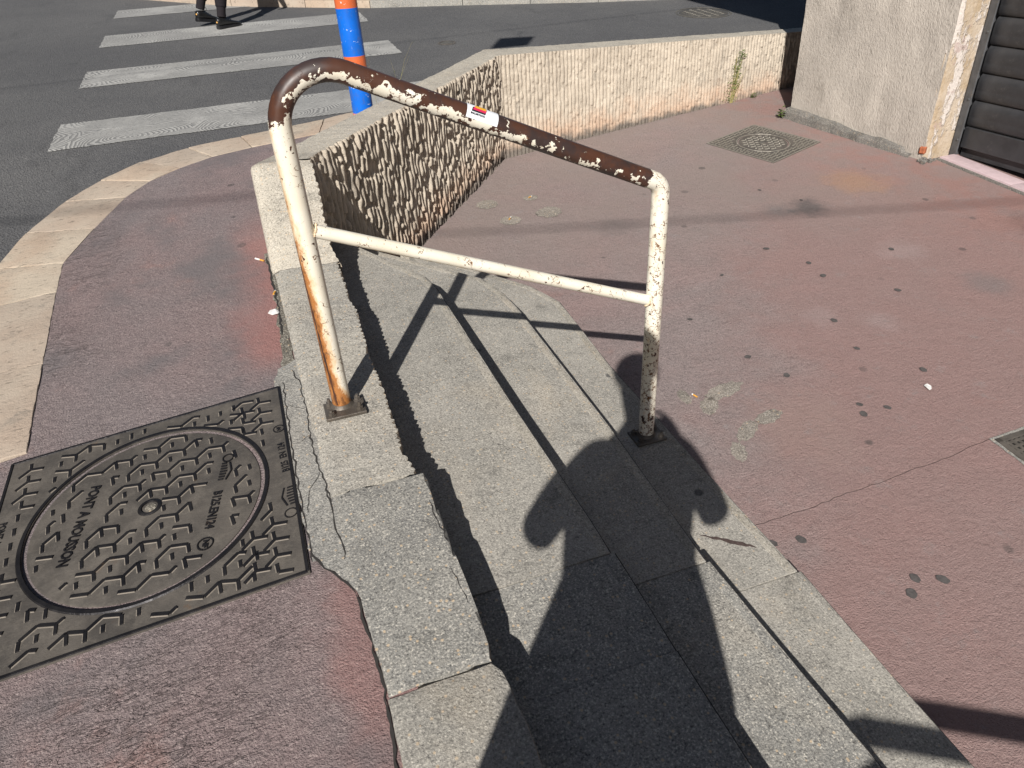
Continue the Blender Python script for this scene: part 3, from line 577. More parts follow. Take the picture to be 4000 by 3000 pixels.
def wyes(x0, y0, y1, flip, st=.058):
    out = []; k = 0; y = y0
    while y < y1:
        for x, dy in ((x0, 0.), (x0 - flip * .056, st / 2)):
            for a_, L in ((95, .030), (-12, .040), (222, .042)): out.append(((x, y + dy), (x + flip * L * math.cos(A(a_)), y + dy + L * math.sin(A(a_)))))
        y += st
    return [q for q in out if okf(*q[0]) and okf(*q[1])]
for par, sg in ((cov, combs(okc, A(14))), (frame, [q for q in combs(okf, A(10)) if MX0 + .125 < q[0][0] < MX1 - .125 and MX0 + .125 < q[1][0] < MX1 - .125] + wyes(MX1 - .078, MY0 + .035, MY1 - .02, 1) + wyes(MX0 + .070, MY0 + .035, MY1 - .02, 1))):
    bm = bmesh.new(); bars(bm, sg, .0175, .0013, lambda x, y: iron(x, y, -.002 if par is cov else 0), .62); bm_obj('dust_fillet', bm, M['iron_skirt'], par)
    bm = bmesh.new(); bars(bm, sg, .0105, .0034, lambda x, y: iron(x, y, -.002 if par is cov else 0), .80); bm_obj('tread_bars', bm, M['iron_bar'], par)
lc = lambda x, y: iron(x, y, -.0005)
tdir = math.atan2(-.31, -.063)
put_text('PONT A MOUSSON', .044, -.800, -.17, tdir, lc, M['iron_bar'], cov, stretch=.80)
put_text('B125.EN124', .036, -.424, -.285, tdir, lc, M['iron_bar'], cov, stretch=.80)
put_text('NF', .022, -.448, -.41, tdir, lc, M['iron_bar'], cov)
def logo(x, y, ang, lf, parent):
    """the little row of arches over a wedge, cast beside the standard number"""
    c, s_ = math.cos(ang), math.sin(ang); tr = lambda p: (x + p[0] * c - p[1] * s_, y + p[0] * s_ + p[1] * c); bm = bmesh.new()
    sg = [((-.035 + .0115 * k, -.014), (-.035 + .0115 * k, .002 + .006 * (3 - abs(k - 3)) / 3)) for k in range(7)] + [((-.038, .010), (0, .021)), ((0, .021), (.038, .010))]
    bars(bm, [(tr(a), tr(b)) for a, b in sg], .0055, .0026, lf); return bm_obj('emblem', bm, M['iron_bar'], parent)
logo(-.388, -.135, tdir, lc, cov)
def ring(x, y, r, lf, mat, parent, name, w=.004):
    n = 20; bm = bmesh.new(); bars(bm, [((x + r * math.cos(2 * math.pi * k / n), y + r * math.sin(2 * math.pi * k / n)), (x + r * math.cos(2 * math.pi * (k + 1) / n), y + r * math.sin(2 * math.pi * (k + 1) / n))) for k in range(n)], w, .0022, lf); return bm_obj(name, bm, mat, parent)
ring(-.448, -.41, .021, lc, M['iron_bar'], cov, 'ring_mark'); ring(-.375, -.078, .016, lc, M['iron_bar'], cov, 'ring_mark')
put_text('B125  EN 124', .030, MX1 - .024, -.155, A(92), iron, M['iron_bar'], frame, stretch=.82)
put_text('NF', .016, MX1 - .026, -.012, A(92), iron, M['iron_bar'], frame); ring(MX1 - .026, -.012, .017, iron, M['iron_bar'], frame, 'ring_mark')
logo(MX1 - .024, -.33, A(92), iron, frame); ring(MX1 - .026, -.40, .017, iron, M['iron_bar'], frame, 'ring_mark')
put_text('PONT A MOUSSON', .030, MX0 + .026, -.17, A(-92), iron, M['iron_bar'], frame, stretch=.82)
lathe('pick_hole', [(.034, .0005), (.030, .0032), (.024, .0032), (.022, -.004), (.001, -.004)], (MC[0] + .005, MC[1] + .004, iron(*MC)), M['iron_bar'], cov, 28, tiltx=PAVX)
lathe('sand_plug', [(.019, -.003), (.014, .0015), (.004, .003)], (MC[0] + .009, MC[1] + .004, iron(*MC)), M['dirt'], cov, 14)
# smaller square manhole on the plaza, set askew
def quad_plate(q, lf):
    return lambda s, t: ((1 - s) * (1 - t) * q[0][0] + s * (1 - t) * q[1][0] + s * t * q[2][0] + (1 - s) * t * q[3][0], (1 - s) * (1 - t) * q[0][1] + s * (1 - t) * q[1][1] + s * t * q[2][1] + (1 - s) * t * q[3][1])
pc = (3.85, 3.01); pa = A(19.5); pw = .325
p2 = lambda x, y: (pc[0] + x * math.cos(pa) - y * math.sin(pa), pc[1] + x * math.sin(pa) + y * math.cos(pa))
pm = empty('manhole', (pc[0], pc[1], plz(*pc)), 'small grey square manhole set askew near the building corner', 'manhole cover')
pl_ = lambda x, y, d=0.: plz(x, y, .005 + d)
def rot_ring(n=48):
    V = []; F = []
    for k in range(n):
        a = 2 * math.pi * k / n + math.pi / 4; ca, sa = math.cos(a), math.sin(a); m_ = max(abs(ca), abs(sa)); o_ = p2(ca / m_ * pw, sa / m_ * pw); i_ = p2(.205 * ca, .205 * sa)
        for p, z in ((o_, -.05), (o_, 0), (i_, 0), (i_, -.03)): V.append((p[0], p[1], pl_(p[0], p[1], z)))
    for k in range(n):
        p, q = 4 * k, 4 * ((k + 1) % n)
        for j in range(3): F.append((p + j, q + j, q + j + 1, p + j + 1))
    return V, F
V, F = rot_ring(); fr2 = mesh_obj('frame', V, F, M['iron_flat'], pm)
cv2 = slab('cover', disc_pts(pc, .196, 48), 0, .03, M['iron_flat'], pm, .003, 0, 0, levf=lambda x, y: pl_(x, y, -.001))
ring(pc[0], pc[1], .212, lambda x, y: pl_(x, y), M['iron_light'], fr2, 'rim', .010)
bm = bmesh.new(); bars(bm, [(p2(-pw + .006, -pw + .006), p2(pw - .006, -pw + .006)), (p2(-pw + .006, pw - .006), p2(pw - .006, pw - .006)), (p2(-pw + .006, -pw + .006), p2(-pw + .006, pw - .006)), (p2(pw - .006, -pw + .006), p2(pw - .006, pw - .006))], .011, .003, lambda x, y: pl_(x, y)); bm_obj('rim', bm, M['iron_light'], fr2)
bm = bmesh.new(); sg = []
for i in range(-9, 10):
    for j in range(-9, 10):
        x, y = i * .036, j * .036; h = (i + j) % 2
        if math.hypot(x, y) < .17 and math.hypot(x, y) > .04: sg.append((p2(x - .012, y - .008 * (1 if h else -1)), p2(x + .012, y + .008 * (1 if h else -1))))
bars(bm, sg, .010, .006, lambda x, y: pl_(x, y, -.001)); bm_obj('tread_bars', bm, M['iron_light'], cv2)
bm = bmesh.new(); sg = []
for i in range(-9, 10):
    for j in range(-9, 10):
        x, y = i * .036, j * .036; h = (i + j) % 2
        if math.hypot(x, y) > .235 and max(abs(x), abs(y)) < .305: sg.append((p2(x - .014 * h, y - .014 * (1 - h)), p2(x + .014 * h, y + .014 * (1 - h))))
bars(bm, sg, .010, .006, lambda x, y: pl_(x, y)); bm_obj('tread_bars', bm, M['iron_light'], fr2)
lathe('pick_hole', [(.026, 0), (.022, .004), (.014, .002), (.001, .002)], (pc[0] - .01, pc[1] + .0, pl_(*pc)), M['iron_grey'], cv2, 20)
put_text('C', .05, *p2(.065, .0), pa, lambda x, y: pl_(x, y, .001), M['iron_grey'], cv2)
# drain grating at the right edge
gr = empty('drain_grate', (2.76, -.62, plz(2.76, -.62)), 'square iron drain grating sunk into red paving at right edge', 'drain')
gx0, gx1, gy0, gy1 = 2.565, 2.975, -.835, -.425
bm = bmesh.new()
gl = lambda x, y, d=0.: plz(x, y, .004 + d)
bars(bm, [((gx0, gy1 - .012), (gx1, gy1 - .012)), ((gx0, gy0 + .012), (gx1, gy0 + .012)), ((gx0 + .012, gy0), (gx0 + .012, gy1)), ((gx1 - .012, gy0), (gx1 - .012, gy1))], .024, .004, lambda x, y: gl(x, y), .9); bm_obj('frame', bm, M['iron_flat'], gr)
bm = bmesh.new(); k = 13
for i in range(k + 1):
    x = gx0 + .036 + i * (gx1 - gx0 - .072) / k; bars(bm, [((x, gy0 + .026), (x, gy1 - .026))], .012, .003, lambda x, y: gl(x, y), .85)
    y = gy0 + .036 + i * (gy1 - gy0 - .072) / k; bars(bm, [((gx0 + .026, y), (gx1 - .026, y))], .012, .0022, lambda x, y: gl(x, y), .85)
bm_obj('grid_bars', bm, M['iron_flat'], gr)
mesh_obj('pit', [(gx0, gy0, gl(gx0, gy0, -.0015)), (gx1, gy0, gl(gx1, gy0, -.0015)), (gx1, gy1, gl(gx1, gy1, -.0015)), (gx0, gy1, gl(gx0, gy1, -.0015))], [(0, 1, 2, 3)], M['iron_black'], gr)  # black sheet close under the bars, paints the shade of the hole
sheet('grate_seam', dens([(gx0 - .02, gy0 - .01), (gx0, gy0 - .01), (gx0, gy1), (gx1, gy1), (gx1, gy1 + .016), (gx0 - .015, gy1 + .014)], .03, .003), M['cement'], lf=lambda x, y: plz(x, y, .004), kind='structure')
# road ironwork
rl = lambda x, y: Z(x, y, ROAD + .004)
rm = empty('manhole', (4.93, 5.75, rl(4.93, 5.75)), 'round iron cover set in the asphalt behind the wall', 'manhole cover')
c_ = slab('cover', disc_pts((4.93, 5.75), .27, 40), 0, .03, mat_iron('road_iron', (.10, .092, .08), (.08, .075, .068), (.14, .13, .11), .6, .5, .3), rm, .003, 0, 0, levf=lambda x, y: rl(x, y)); ring(4.93, 5.75, .30, rl, M['iron_grey'], rm, 'rim', .022)
bm = bmesh.new(); bars(bm, [((4.93 + i * .05 - .015, 5.75 + j * .05), (4.93 + i * .05 + .015, 5.75 + j * .05 + .012 * (-1) ** i)) for i in range(-5, 6) for j in range(-5, 6) if math.hypot(i, j) < 4.8], .012, .004, rl); bm_obj('tread_bars', bm, M['iron_grey'], c_)
rv = empty('valve_cover', (1.91, 5.64, rl(1.91, 5.64)), 'tiny round valve cover in the road behind the wall corner', 'valve cover')
slab('lid', disc_pts((1.91, 5.64), .062, 24), 0, .02, M['iron_grey'], rv, .003, 0, 0, levf=lambda x, y: rl(x, y)); ring(1.91, 5.64, .082, rl, M['iron_flat'], rv, 'rim', .02)
# dried mortar pits of a vanished post base, gum, small stains
def blob(c, r, sx=1., ang=0., n=14, rough=.25):
    ph = random.random() * 9; return [(c[0] + math.cos(ang) * sx * r * k * math.cos(t) - math.sin(ang) * r * k * math.sin(t), c[1] + math.sin(ang) * sx * r * k * math.cos(t) + math.cos(ang) * r * k * math.sin(t)) for t, k in ((2 * math.pi * i / n, 1 + rough * math.sin(i * 2.3 + ph) * .6 + random.uniform(-rough, rough) * .5) for i in range(n))]
for c, r in (((1.375, 2.82), .075), ((1.705, 2.80), .05), ((1.44, 2.495), .07), ((1.735, 2.51), .085)):
    sheet('mortar_spot', blob(c, r, 1.1, .3, 24, .14), M['mortar'], lf=lambda x, y: plz(x, y, .004), kind='structure')
for c, r, sx, an in (((1.60, .23), .045, 1.6, .9), ((1.72, .30), .05, 2.4, .2), ((1.53, .33), .03, 2.0, 1.5), ((1.66, .02), .04, 2.2, .6), ((1.55, -.08), .035, 1.9, 1.2), ((1.80, .06), .04, 2., .2)):
    sheet('mortar_spot', blob(c, r * .9, sx, an, 26, .16), M['mortar'], lf=lambda x, y: plz(x, y, .004), kind='structure')
gl_ = [(2.865, 1.16), (2.84, 1.0), (1.98, .486), (3.42, 1.1), (2.317, -.087), (2.22, -.023), (2.19, -.083), (1.26, -.80), (1.74, -.855), (1.682, -.90), (1.823, -.893), (1.488, -.569), (1.38, -.547), (2.51, .335), (2.06, .285), (2.58, .588), (2.67, .071), (2.75, 1.418), (2.32, 1.244), (3.4, 1.93), (3.25, 2.2), (1.9, .9), (3.1, .7)]
bmg = bmesh.new()
for x, y in gl_:
    r = random.uniform(.010, .018); P = blob((x, y), r, 1.25, random.random() * 3, 14, .10); f = bmg.faces.new([bmg.verts.new((a, b, plz(a, b, .0045))) for a, b in P])
bm_obj('gum_spots', bmg, M['gum'], kind='stuff')

def crack_line(pts, w, lf, name='crack'):
    P = dens(pts, .018, .004, False); V = []
    for i, (x, y) in enumerate(P):
        a = P[max(0, i - 1)]; b = P[min(len(P) - 1, i + 1)]; dx, dy = b[0] - a[0], b[1] - a[1]; L = math.hypot(dx, dy) or 1; h = w * random.uniform(.35, 1.) * (.3 if i in (0, len(P) - 1) else 1) / 2
        for q in (-1, 1): V.append((x - dy / L * h * q, y + dx / L * h * q, lf(x, y)))
    return mesh_obj(name, V, [(2 * i, 2 * i + 1, 2 * i + 3, 2 * i + 2) for i in range(len(P) - 1)], M['gap'], kind='structure')
cl = lambda x, y: pav(x, y, .0062)
crack_line([(-.138, .30), (-.118, .2), (-.116, -.02), (-.121, -.143), (-.108, -.30), (-.098, -.41)], .006, cl); crack_line([(-.105, -.36), (-.10, -.44), (-.103, -.51), (-.092, -.585), (-.096, -.63)], .005, cl)
crack_line([(-.118, -.087), (-.15, -.11), (-.182, -.106)], .003, cl); crack_line([(-.12, .05), (-.17, .10)], .0025, cl); crack_line([(-.112, -.27), (-.15, -.33), (-.165, -.42)], .0025, cl)
crack_line([(-.178, -.56), (-.160, -.605), (-.150, -.635), (-.122, -.672), (-.102, -.705), (-.086, -.745)], .008, cl); crack_line([(-.087, -.745), (-.083, -.80), (-.077, -.88), (-.073, -.94), (-.0715, -1.002), (-.074, -1.083), (-.082, -1.2), (-.083, -1.5), (-.083, -2.)], .009, lambda x, y: pav(x, y, .0058))
crack_line([(-.176, .24), (-.180, -.1), (-.179, -.35), (-.177, -.60)], .006, cl)
crack_line([(.162, -.52), (.165, -.60), (.172, -.68)], .004, lambda x, y: Z(x, y, .0008)); crack_line([(.155, -.76), (.160, -.82), (.166, -.88)], .003, lambda x, y: Z(x, y, .0008))
crack_line([(-.155, 1.25), (-.150, 1.0), (-.143, .75), (-.15, .55)], .012, lambda x, y: pav(x, y, .006))
M['smear'] = simple('brown_smear', (.085, .06, .055), .8, 0, .2, .4, 90, (.2, .17, .15))
sheet('brown_smear', dens([(1.07, -.522), (1.13, -.565), (1.21, -.625), (1.222, -.648), (1.16, -.605), (1.075, -.535)], .012, .004), M['smear'], lf=lambda x, y: Z(x, y, LC + .0015), kind='structure')
# ------------------------------------------------------------------ handrail
def sweep(path, rad, n, name, mat, parent, wearf=None, nref=Vector((0, -1, 0)), caps=True):
    """tube along a path in a vertical plane; UV and wear painted per vertex from (length, angle, height)"""
    P = [Vector(p) for p in path]; S = [0.]; V = []; Wr = []; UV = []
    for a, b in zip(P[:-1], P[1:]): S.append(S[-1] + (b - a).length)
    for i, p in enumerate(P):
        t = (P[min(i + 1, len(P) - 1)] - P[max(i - 1, 0)]).normalized(); n1 = (nref - t * nref.dot(t)).normalized(); n2 = n1.cross(t)
        for k in range(n):
            a = 2 * math.pi * k / n; V.append(p + (n1 * math.cos(a) + n2 * math.sin(a)) * rad); UV.append((S[i], a * rad)); Wr.append(wearf(S[i], math.degrees(a), p, i) if wearf else (0, 0, 0))
    F = [(i * n + k, i * n + (k + 1) % n, (i + 1) * n + (k + 1) % n, (i + 1) * n + k) for i in range(len(P) - 1) for k in range(n)]
    if caps: F += [tuple(range(n))[::-1], tuple((len(P) - 1) * n + k for k in range(n))]
    off = worldpos(parent); me = bpy.data.meshes.new(name); me.from_pydata([v - off for v in V], [], F); bm = bmesh.new(); bm.from_mesh(me); bmesh.ops.recalc_face_normals(bm, faces=bm.faces); bm.to_mesh(me); bm.free()
    at = me.color_attributes.new('wear', 'FLOAT_COLOR', 'POINT')
    at.data.foreach_set('color', np.array([(*w, 1) for w in Wr], np.float32).ravel()); uvl = me.uv_layers.new(name='UVMap'); li = np.empty(len(me.loops), np.int32); me.loops.foreach_get('vertex_index', li)
    uvl.data.foreach_set('uv', np.array(UV, np.float32)[li].ravel())
    return link_mesh(name, me, mat, parent, 60)
def fillet(pts, rads, step=.012):
    """polyline with rounded corners, resampled"""
    pts = [Vector(p) for p in pts]; out = [pts[0]]
    for i in range(1, len(pts) - 1):
        a, b, c = pts[i - 1], pts[i], pts[i + 1]; u = (a - b).normalized(); v = (c - b).normalized(); ang = u.angle(v); d = rads[i - 1] / math.tan(ang / 2); s0, s1 = b + u * d, b + v * d
        ctr = b + (u + v).normalized() * (rads[i - 1] / math.sin(ang / 2)); n = 14; e0 = s0 - ctr; e1 = s1 - ctr; tot = e0.angle(e1)
        for k in range(n + 1): f = k / n; out.append(ctr + (e0 * math.sin((1 - f) * tot) + e1 * math.sin(f * tot)) / math.sin(tot))
    out.append(pts[-1]); res = [out[0]]
    for a, b in zip(out[:-1], out[1:]):
        L = (b - a).length; k = max(1, int(L / step))
        for j in range(1, k + 1): res.append(a + (b - a) * j / k)
    return res
def handrail(dx, dy, label, group):
    zl = lambda z: z + G * dy
    hr = empty('handrail', (dx, dy, zl(0)), label, 'handrail', group)
    TX = 1.147
    path = fillet([(dx, dy, zl(.008)), (dx, dy, zl(1.095)), (dx + TX, dy + .004, zl(.5655)), (dx + TX, dy + .004, zl(LC + .008))], [.135, .055], .012)
    Ls = sum((b - a).length for a, b in zip(path[:-1], path[1:]))
    def wear(s, a, p, i):
        x = p.x - dx; z = p.z - zl(0); up = math.sin(math.radians(a)); fr = math.cos(math.radians(a)); R = 0.; Gr = 0.; B = .2
        rail = min(sstep(.0, .035, z - .885), 1) if x < .1 else min(1., sstep(0, .03, TX - .035 - x)) if z > .45 else 0.
        if rail > 0:
            # bare brown over the top and at the back; patches of white survive low on the near side, thinning to the right
            da = abs((a - 335 + 180) % 360 - 180); band = math.exp(-da * da / (2 * 26. ** 2)); un = abs((a - 268 + 180) % 360 - 180)
            keep = .16 if x < .2 else .235 if x < .60 else max(.105, .235 - .13 * (x - .60) / .12)
            R = .650 - band * keep + .10 * math.exp(-un * un / 500.)
            if .24 < x < .40: R -= .09 * math.exp(-(abs((a - 25 + 180) % 360 - 180) ** 2) / 300.)
            R = R * float(rail) + (1 - float(rail)) * .36
        else:
            R = .355
            if x < .1:
                low = float(sstep(.90, .15, z)); side = abs((a - 68 + 180) % 360 - 180); wid = 26 + 26 * low
                Gr = math.exp(-side * side / (2 * wid ** 2)) * (.42 + .85 * low) + .70 * float(sstep(.12, .015, z)); B = .35; al = 30 + 55 * min(1, z / .62); R = .9 if (abs(a - al) < 5 and .03 < z < .60) else R
            else:
                low = float(sstep(.5, -.45, z)); side = abs((a - 300 + 180) % 360 - 180); Gr = .30 * math.exp(-side * side / 900.); B = .55 + .45 * low; R = .375 + .03 * low
        return (max(0, min(1, R)), min(1, Gr), B)
    fr = sweep(path, .0301, 56, 'tube_frame', M['tube'], hr, wear)
    ml = fillet([(dx + .028, dy, zl(.604)), (dx + .6, dy + .002, zl(.3645)), (dx + TX - .028, dy + .004, zl(.146))], [8.], .02)
    def wear2(s, a, p, i): sd = abs((a - 285 + 180) % 360 - 180); return (.35, .42 * math.exp(-sd * sd / (2 * 28. ** 2)), .28)
    sweep(ml, .0195, 20, 'mid_rail', M['tube'], hr, wear2)
    bm = bmesh.new()
    for x_, z_, sx in ((dx + .030, .603, 1), (dx + TX - .030, .147, -1)):
        n = 24; t = Vector((1, 0, -.42)).normalized() * sx
        for k in range(n):
            a = 2 * math.pi * k / n; u = Vector((0, 1, 0)); w_ = t.cross(u).normalized(); c = Vector((x_, dy + .002, zl(z_))) + (u * math.cos(a) + w_ * math.sin(a)) * .020
            bmesh.ops.create_icosphere(bm, subdivisions=1, radius=random.uniform(.003, .0052), matrix=Matrix.Translation(c))
    wl = bm_obj('weld_bead', bm, M['tube'], hr, 60); wl.data.color_attributes.new('wear', 'FLOAT_COLOR', 'POINT')
    wl.data.color_attributes['wear'].data.foreach_set('color', np.array([(.1, .5, .5, 1)] * len(wl.data.vertices), np.float32).ravel())
    for px, py, lev in ((dx + .005, dy - .022, 0.), (dx + TX + .002, dy - .003, LC)):
        bm = bmesh.new(); add_box(bm, (px, py, zl(lev) + .005 + G * 0), (.130, .098, .010), None, .0015); bp = bm_obj('base_plate', bm, M['bolt'], hr)
        for sx, sy in ((-1, -1), (1, -1), (-1, 1), (1, 1)):
            bx, by = px + sx * .046, py + sy * .030; z0 = zl(lev) + .010; bm = bmesh.new(); add_cyl(bm, (bx, by, z0), (bx, by, z0 + .0022), .0155, None, 20); add_cyl(bm, (bx, by, z0 + .0022), (bx, by, z0 + .0125), .0108, None, 6); add_cyl(bm, (bx, by, z0 + .0125), (bx + .001, by, z0 + random.uniform(.018, .034)), .0058, .005, 12); bm_obj('bolt', bm, M['bolt'], bp, 35)
        bm = bmesh.new(); n = 28; cx_ = dx if px < dx + .5 else dx + TX
        for r_, z_ in ((.0305, .026), (.034, .016), (.041, .0103)):
            pass
        lathe('weld_collar', [(.0305, .024), (.033, .017), (.040, .0102)][::-1], (cx_, dy + (0 if px < dx + .5 else .004), zl(lev)), M['bolt'], bp, 28)
    return hr, path
hr, hpath = handrail(0, 0, 'rusty white tube handrail with worn brown top across the steps', 'handrails on the steps')
hr2, _ = handrail(0, -2.90, 'second handrail behind the photographer, only its shadow falls at lower right', 'handrails on the steps'); hr2.rotation_euler = (0, 0, .085)
# sticker on the top rail: a curved leaf just off the tube
def sticker(parent):
    p0 = Vector((.30, .001, .9575)); p1 = Vector((1.0, .004, .6335)); t = (p1 - p0).normalized(); up = Vector((t.z * -1, 0, t.x)).normalized(); n1 = Vector((0, -1, 0))
    base = p0 + t * ((.497 - .30) / t.x)
    pt = lambda l, a, r: base + t * l + (n1 * math.cos(A(a)) + up * math.sin(A(a))) * r
    def patch(name, l0, l1, a0, a1, r, mat, skew=0., par=parent):
        n = 12; V = []; 
        for i in range(9):
            for k in range(n + 1):
                f = k / n; V.append(pt(l0 + (l1 - l0) * i / 8 + skew * f, a0 + (a1 - a0) * f, r))
        return mesh_obj(name, V, [(i * (n + 1) + k, (i + 1) * (n + 1) + k, (i + 1) * (n + 1) + k + 1, i * (n + 1) + k + 1) for i in range(8) for k in range(n)], mat, par, 60)
    s = patch('sticker', 0, .098, -4, 98, .0306, M['sticker']); s['label'] = 'white sticker with black, red and yellow print'
    patch('print', .013, .056, 34, 62, .0309, M['print_black'], .004, s); patch('print', .017, .056, 44, 70, .03105, M['print_red'], .006, s); patch('print', .024, .058, 60, 92, .0312, M['print_yellow'], .004, s)
    me = text_mesh('COOLLECTIVE', .0068, .0001); cs = np.empty(len(me.vertices) * 3); me.vertices.foreach_get('co', cs); cs = cs.reshape(-1, 3)
    off = worldpos(s); V = [pt(.034 - c[0], 25 - math.degrees(c[1] / .0309), .0309 + max(0, c[2])) - off for c in cs]; me.vertices.foreach_set('co', np.array(V).ravel()); link_mesh('lettering', me, M['print_black'], s)
sticker(hr)

# ------------------------------------------------------------------ bollard
bx, by = .594, 2.80; bz = pav(bx, by); bt = empty('bollard', (bx, by, bz), 'blue and orange banded plastic bollard behind the wall', 'bollard')
R_ = .066
for a, b, mt in ((bz - .02, .335, 'orange'), (.335, .595, 'blue'), (.595, .666, 'orange'), (.666, .926, 'blue'), (.926, 1.0, 'orange'), (1.0, 1.2, 'blue')):
    top_ = [(R_, b - bz)] if b < 1.19 else [(R_, 1.16 - bz), (R_ * .9, 1.19 - bz), (R_ * .5, 1.21 - bz), (.002, 1.215 - bz)]
    V = []; F = []; n = 32; prof = [(R_ + .0, a - bz)] + top_
    for r, z in prof:
        for k in range(n): V.append((bx + r * math.cos(2 * math.pi * k / n), by + r * math.sin(2 * math.pi * k / n), bz + z))
    for i in range(len(prof) - 1):
        for k in range(n): F.append((i * n + k, i * n + (k + 1) % n, (i + 1) * n + (k + 1) % n, (i + 1) * n + k))
    mesh_obj('cap' if b > 1.19 else 'band', V, F, M[mt], bt, 50)

# ------------------------------------------------------------------ shop building at the right
BX, BY0, BY1 = 4.66, 2.15, 3.46; BXF = 4.44; bl = empty('building', (BX, 2.8, plz(BX, 2.8)), 'rough beige stucco building corner with dark shop shutter', 'building')
def grid_face(name, o_, u_, v_, nu, nv, mat, parent, amp=.0, seed=1, nrm=None, fr=(3, 3)):
    o_, u_, v_ = np.array(o_), np.array(u_), np.array(v_); nrm = np.cross(u_, v_) if nrm is None else np.array(nrm, float); nrm = nrm / np.linalg.norm(nrm)
    s = np.linspace(0, 1, nu + 1)[:, None]; t = np.linspace(0, 1, nv + 1)[None]
    D = amp * (vn(s * fr[0] * 4 + t * 0, t * fr[1] * 4 + s * 0, seed) - .5 + .5 * (vn(s * fr[0] * 13 + t * 0, t * fr[1] * 13 + s * 0, seed + 1) - .5))
    V = (o_ + s[..., None] * u_ + t[..., None] * v_ + D[..., None] * nrm).reshape(-1, 3)
    return mesh_obj(name, V, [(i * (nv + 1) + j, (i + 1) * (nv + 1) + j, (i + 1) * (nv + 1) + j + 1, i * (nv + 1) + j + 1) for i in range(nu) for j in range(nv)], mat, parent, 60)
zb0 = plz(BX, BY0) - .05
fx = lambda y: BX + (BXF - BX) * (y - BY0) / (BY1 - BY0)                # the street face runs a little askew
bm = bmesh.new(); pl4 = [(BX + .02, BY0 + .012), (BXF + .012, BY1 - .004), (9., 4.25), (9., BY0 + .012)]
vb = [bm.verts.new((x, y, -.6)) for x, y in pl4]; vt = [bm.verts.new((x, y, 11.)) for x, y in pl4]; bm.faces.new(vb); bm.faces.new(vt[::-1])
for i in range(4): bm.faces.new((vb[i], vt[i], vt[(i + 1) % 4], vb[(i + 1) % 4]))
bmesh.ops.recalc_face_normals(bm, faces=bm.faces)
add_box(bm, (BX + 2.04, -3.9, 6.75), (4.0, 12.0, 8.5)); bm_obj('body', bm, M['facade'], bl)
grid_face('wall', (BXF, BY1, zb0 + .02), (BX - BXF, BY0 - BY1, 0), (0, 0, 3.4), 30, 60, M['stucco'], bl, .012, 3)
# the rounded, crumbling corner edge and the peeling reveal
V = []; nz = 70
for j in range(nz + 1):
    z = zb0 + .03 + 3.0 * j / nz; rr = .020 + .012 * vn(np.array(j * .35), np.array(1.), 4); cut = .05 * max(0, 1 - j / 5.) * vn(np.array(j * .9), np.array(3.), 8)
    for x, y in ((BX - .001, BY0 + rr), (BX + rr * .3 + cut * .3, BY0 + rr * .3 + cut * .3), (BX + rr, BY0 - .001), (BX + .08, BY0 + .004 * math.sin(j)), (BX + .15, BY0 - .003), (BX + .36, BY0 + .002)): V.append((x, y + .004 * float(vn(np.array(j * .6), np.array(x * 40), 6)), z))
mesh_obj('reveal', V, [(j * 6 + k, j * 6 + k + 1, (j + 1) * 6 + k + 1, (j + 1) * 6 + k) for j in range(nz) for k in range(5)], M['peel'], bl, 70)
V = []; n = 60
for i in range(n + 1):
    y = BY1 + .015 + (BY0 + .07 - BY1) * i / n; w = .050 + .014 * float(vn(np.array(i * .21), np.array(2.), 5)) - .022 * (i / n); h = .080 + .022 * float(vn(np.array(i * .17), np.array(7.), 5)) - .035 * (i / n); z0 = plz(BX, y); BX_ = fx(y)
    h *= 1 if i < n - 3 else .5
    for x, z in ((BX_ - w - .008, z0 - .02), (BX_ - w, z0 + h * .6), (BX_ - w * .75, z0 + h * .92), (BX_ - w * .3, z0 + h), (BX_ + .02, z0 + h + .006)): V.append((x + .010 * float(vn(np.array(i * .45), np.array(z * 40), 3)), y, z))
mesh_obj('plinth', V, [(i * 5 + k, (i + 1) * 5 + k, (i + 1) * 5 + k + 1, i * 5 + k + 1) for i in range(n) for k in range(4)] + [(0, 1, 2, 3, 4)], M['plinth'], bl)
bm = bmesh.new(); add_box(bm, (BX + .012, BY0 + .018, plz(BX, BY0) + .075), (.05, .045, .055), Matrix.Rotation(.4, 3, 'Z'), .008); bm_obj('exposed_brick', bm, M['brick'], bl)
bm = bmesh.new()
for q in range(9): add_box(bm, (BX + random.uniform(-.05, .12), BY0 - random.uniform(.0, .06), plz(BX, BY0) + .008), (random.uniform(.01, .03),) * 3, Matrix.Rotation(random.random() * 3, 3, 'X'), .002)
bm_obj('rubble', bm, M['plinth'], kind='stuff')
SX = 4.975
sh = empty('roller_shutter', (SX, .5, plz(SX, .5)), 'dark grey corrugated roller shutter closing the shop front', 'shutter')
zs = lambda y: plz(4.8, y)                                             # foot of the shutter; its slats are level
zf = zs(2.1) + .075; pr = [(-.006, 0), (.004, .004), (.014, .022), (.0155, .060), (.0140, .068), (.0165, .080), (.016, .130), (.010, .160), (-.002, .174), (-.008, .184)]
bm = bmesh.new(); add_box(bm, (SX - .004, -.45, zf + .075), (.032, 5.1, .15), None, .004); bm_obj('bottom_bar', bm, M['shutter'], sh)
slat_me = None
for k in range(14):
    z0 = zf + .155 + k * .186
    if slat_me is None:
        V = []; 
        for y in (2.10, -3.0): V += [(SX - x, y, z0 + z) for x, z in pr]
        m_ = len(pr); s0 = mesh_obj('slat', V, [(i, i + 1, m_ + i + 1, m_ + i) for i in range(m_ - 1)], M['shutter'], sh, 30); slat_me = s0.data
    else:
        s1 = bpy.data.objects.new('slat', slat_me); COL.objects.link(s1); s1.parent = sh; s1.location = (0, 0, k * .186)
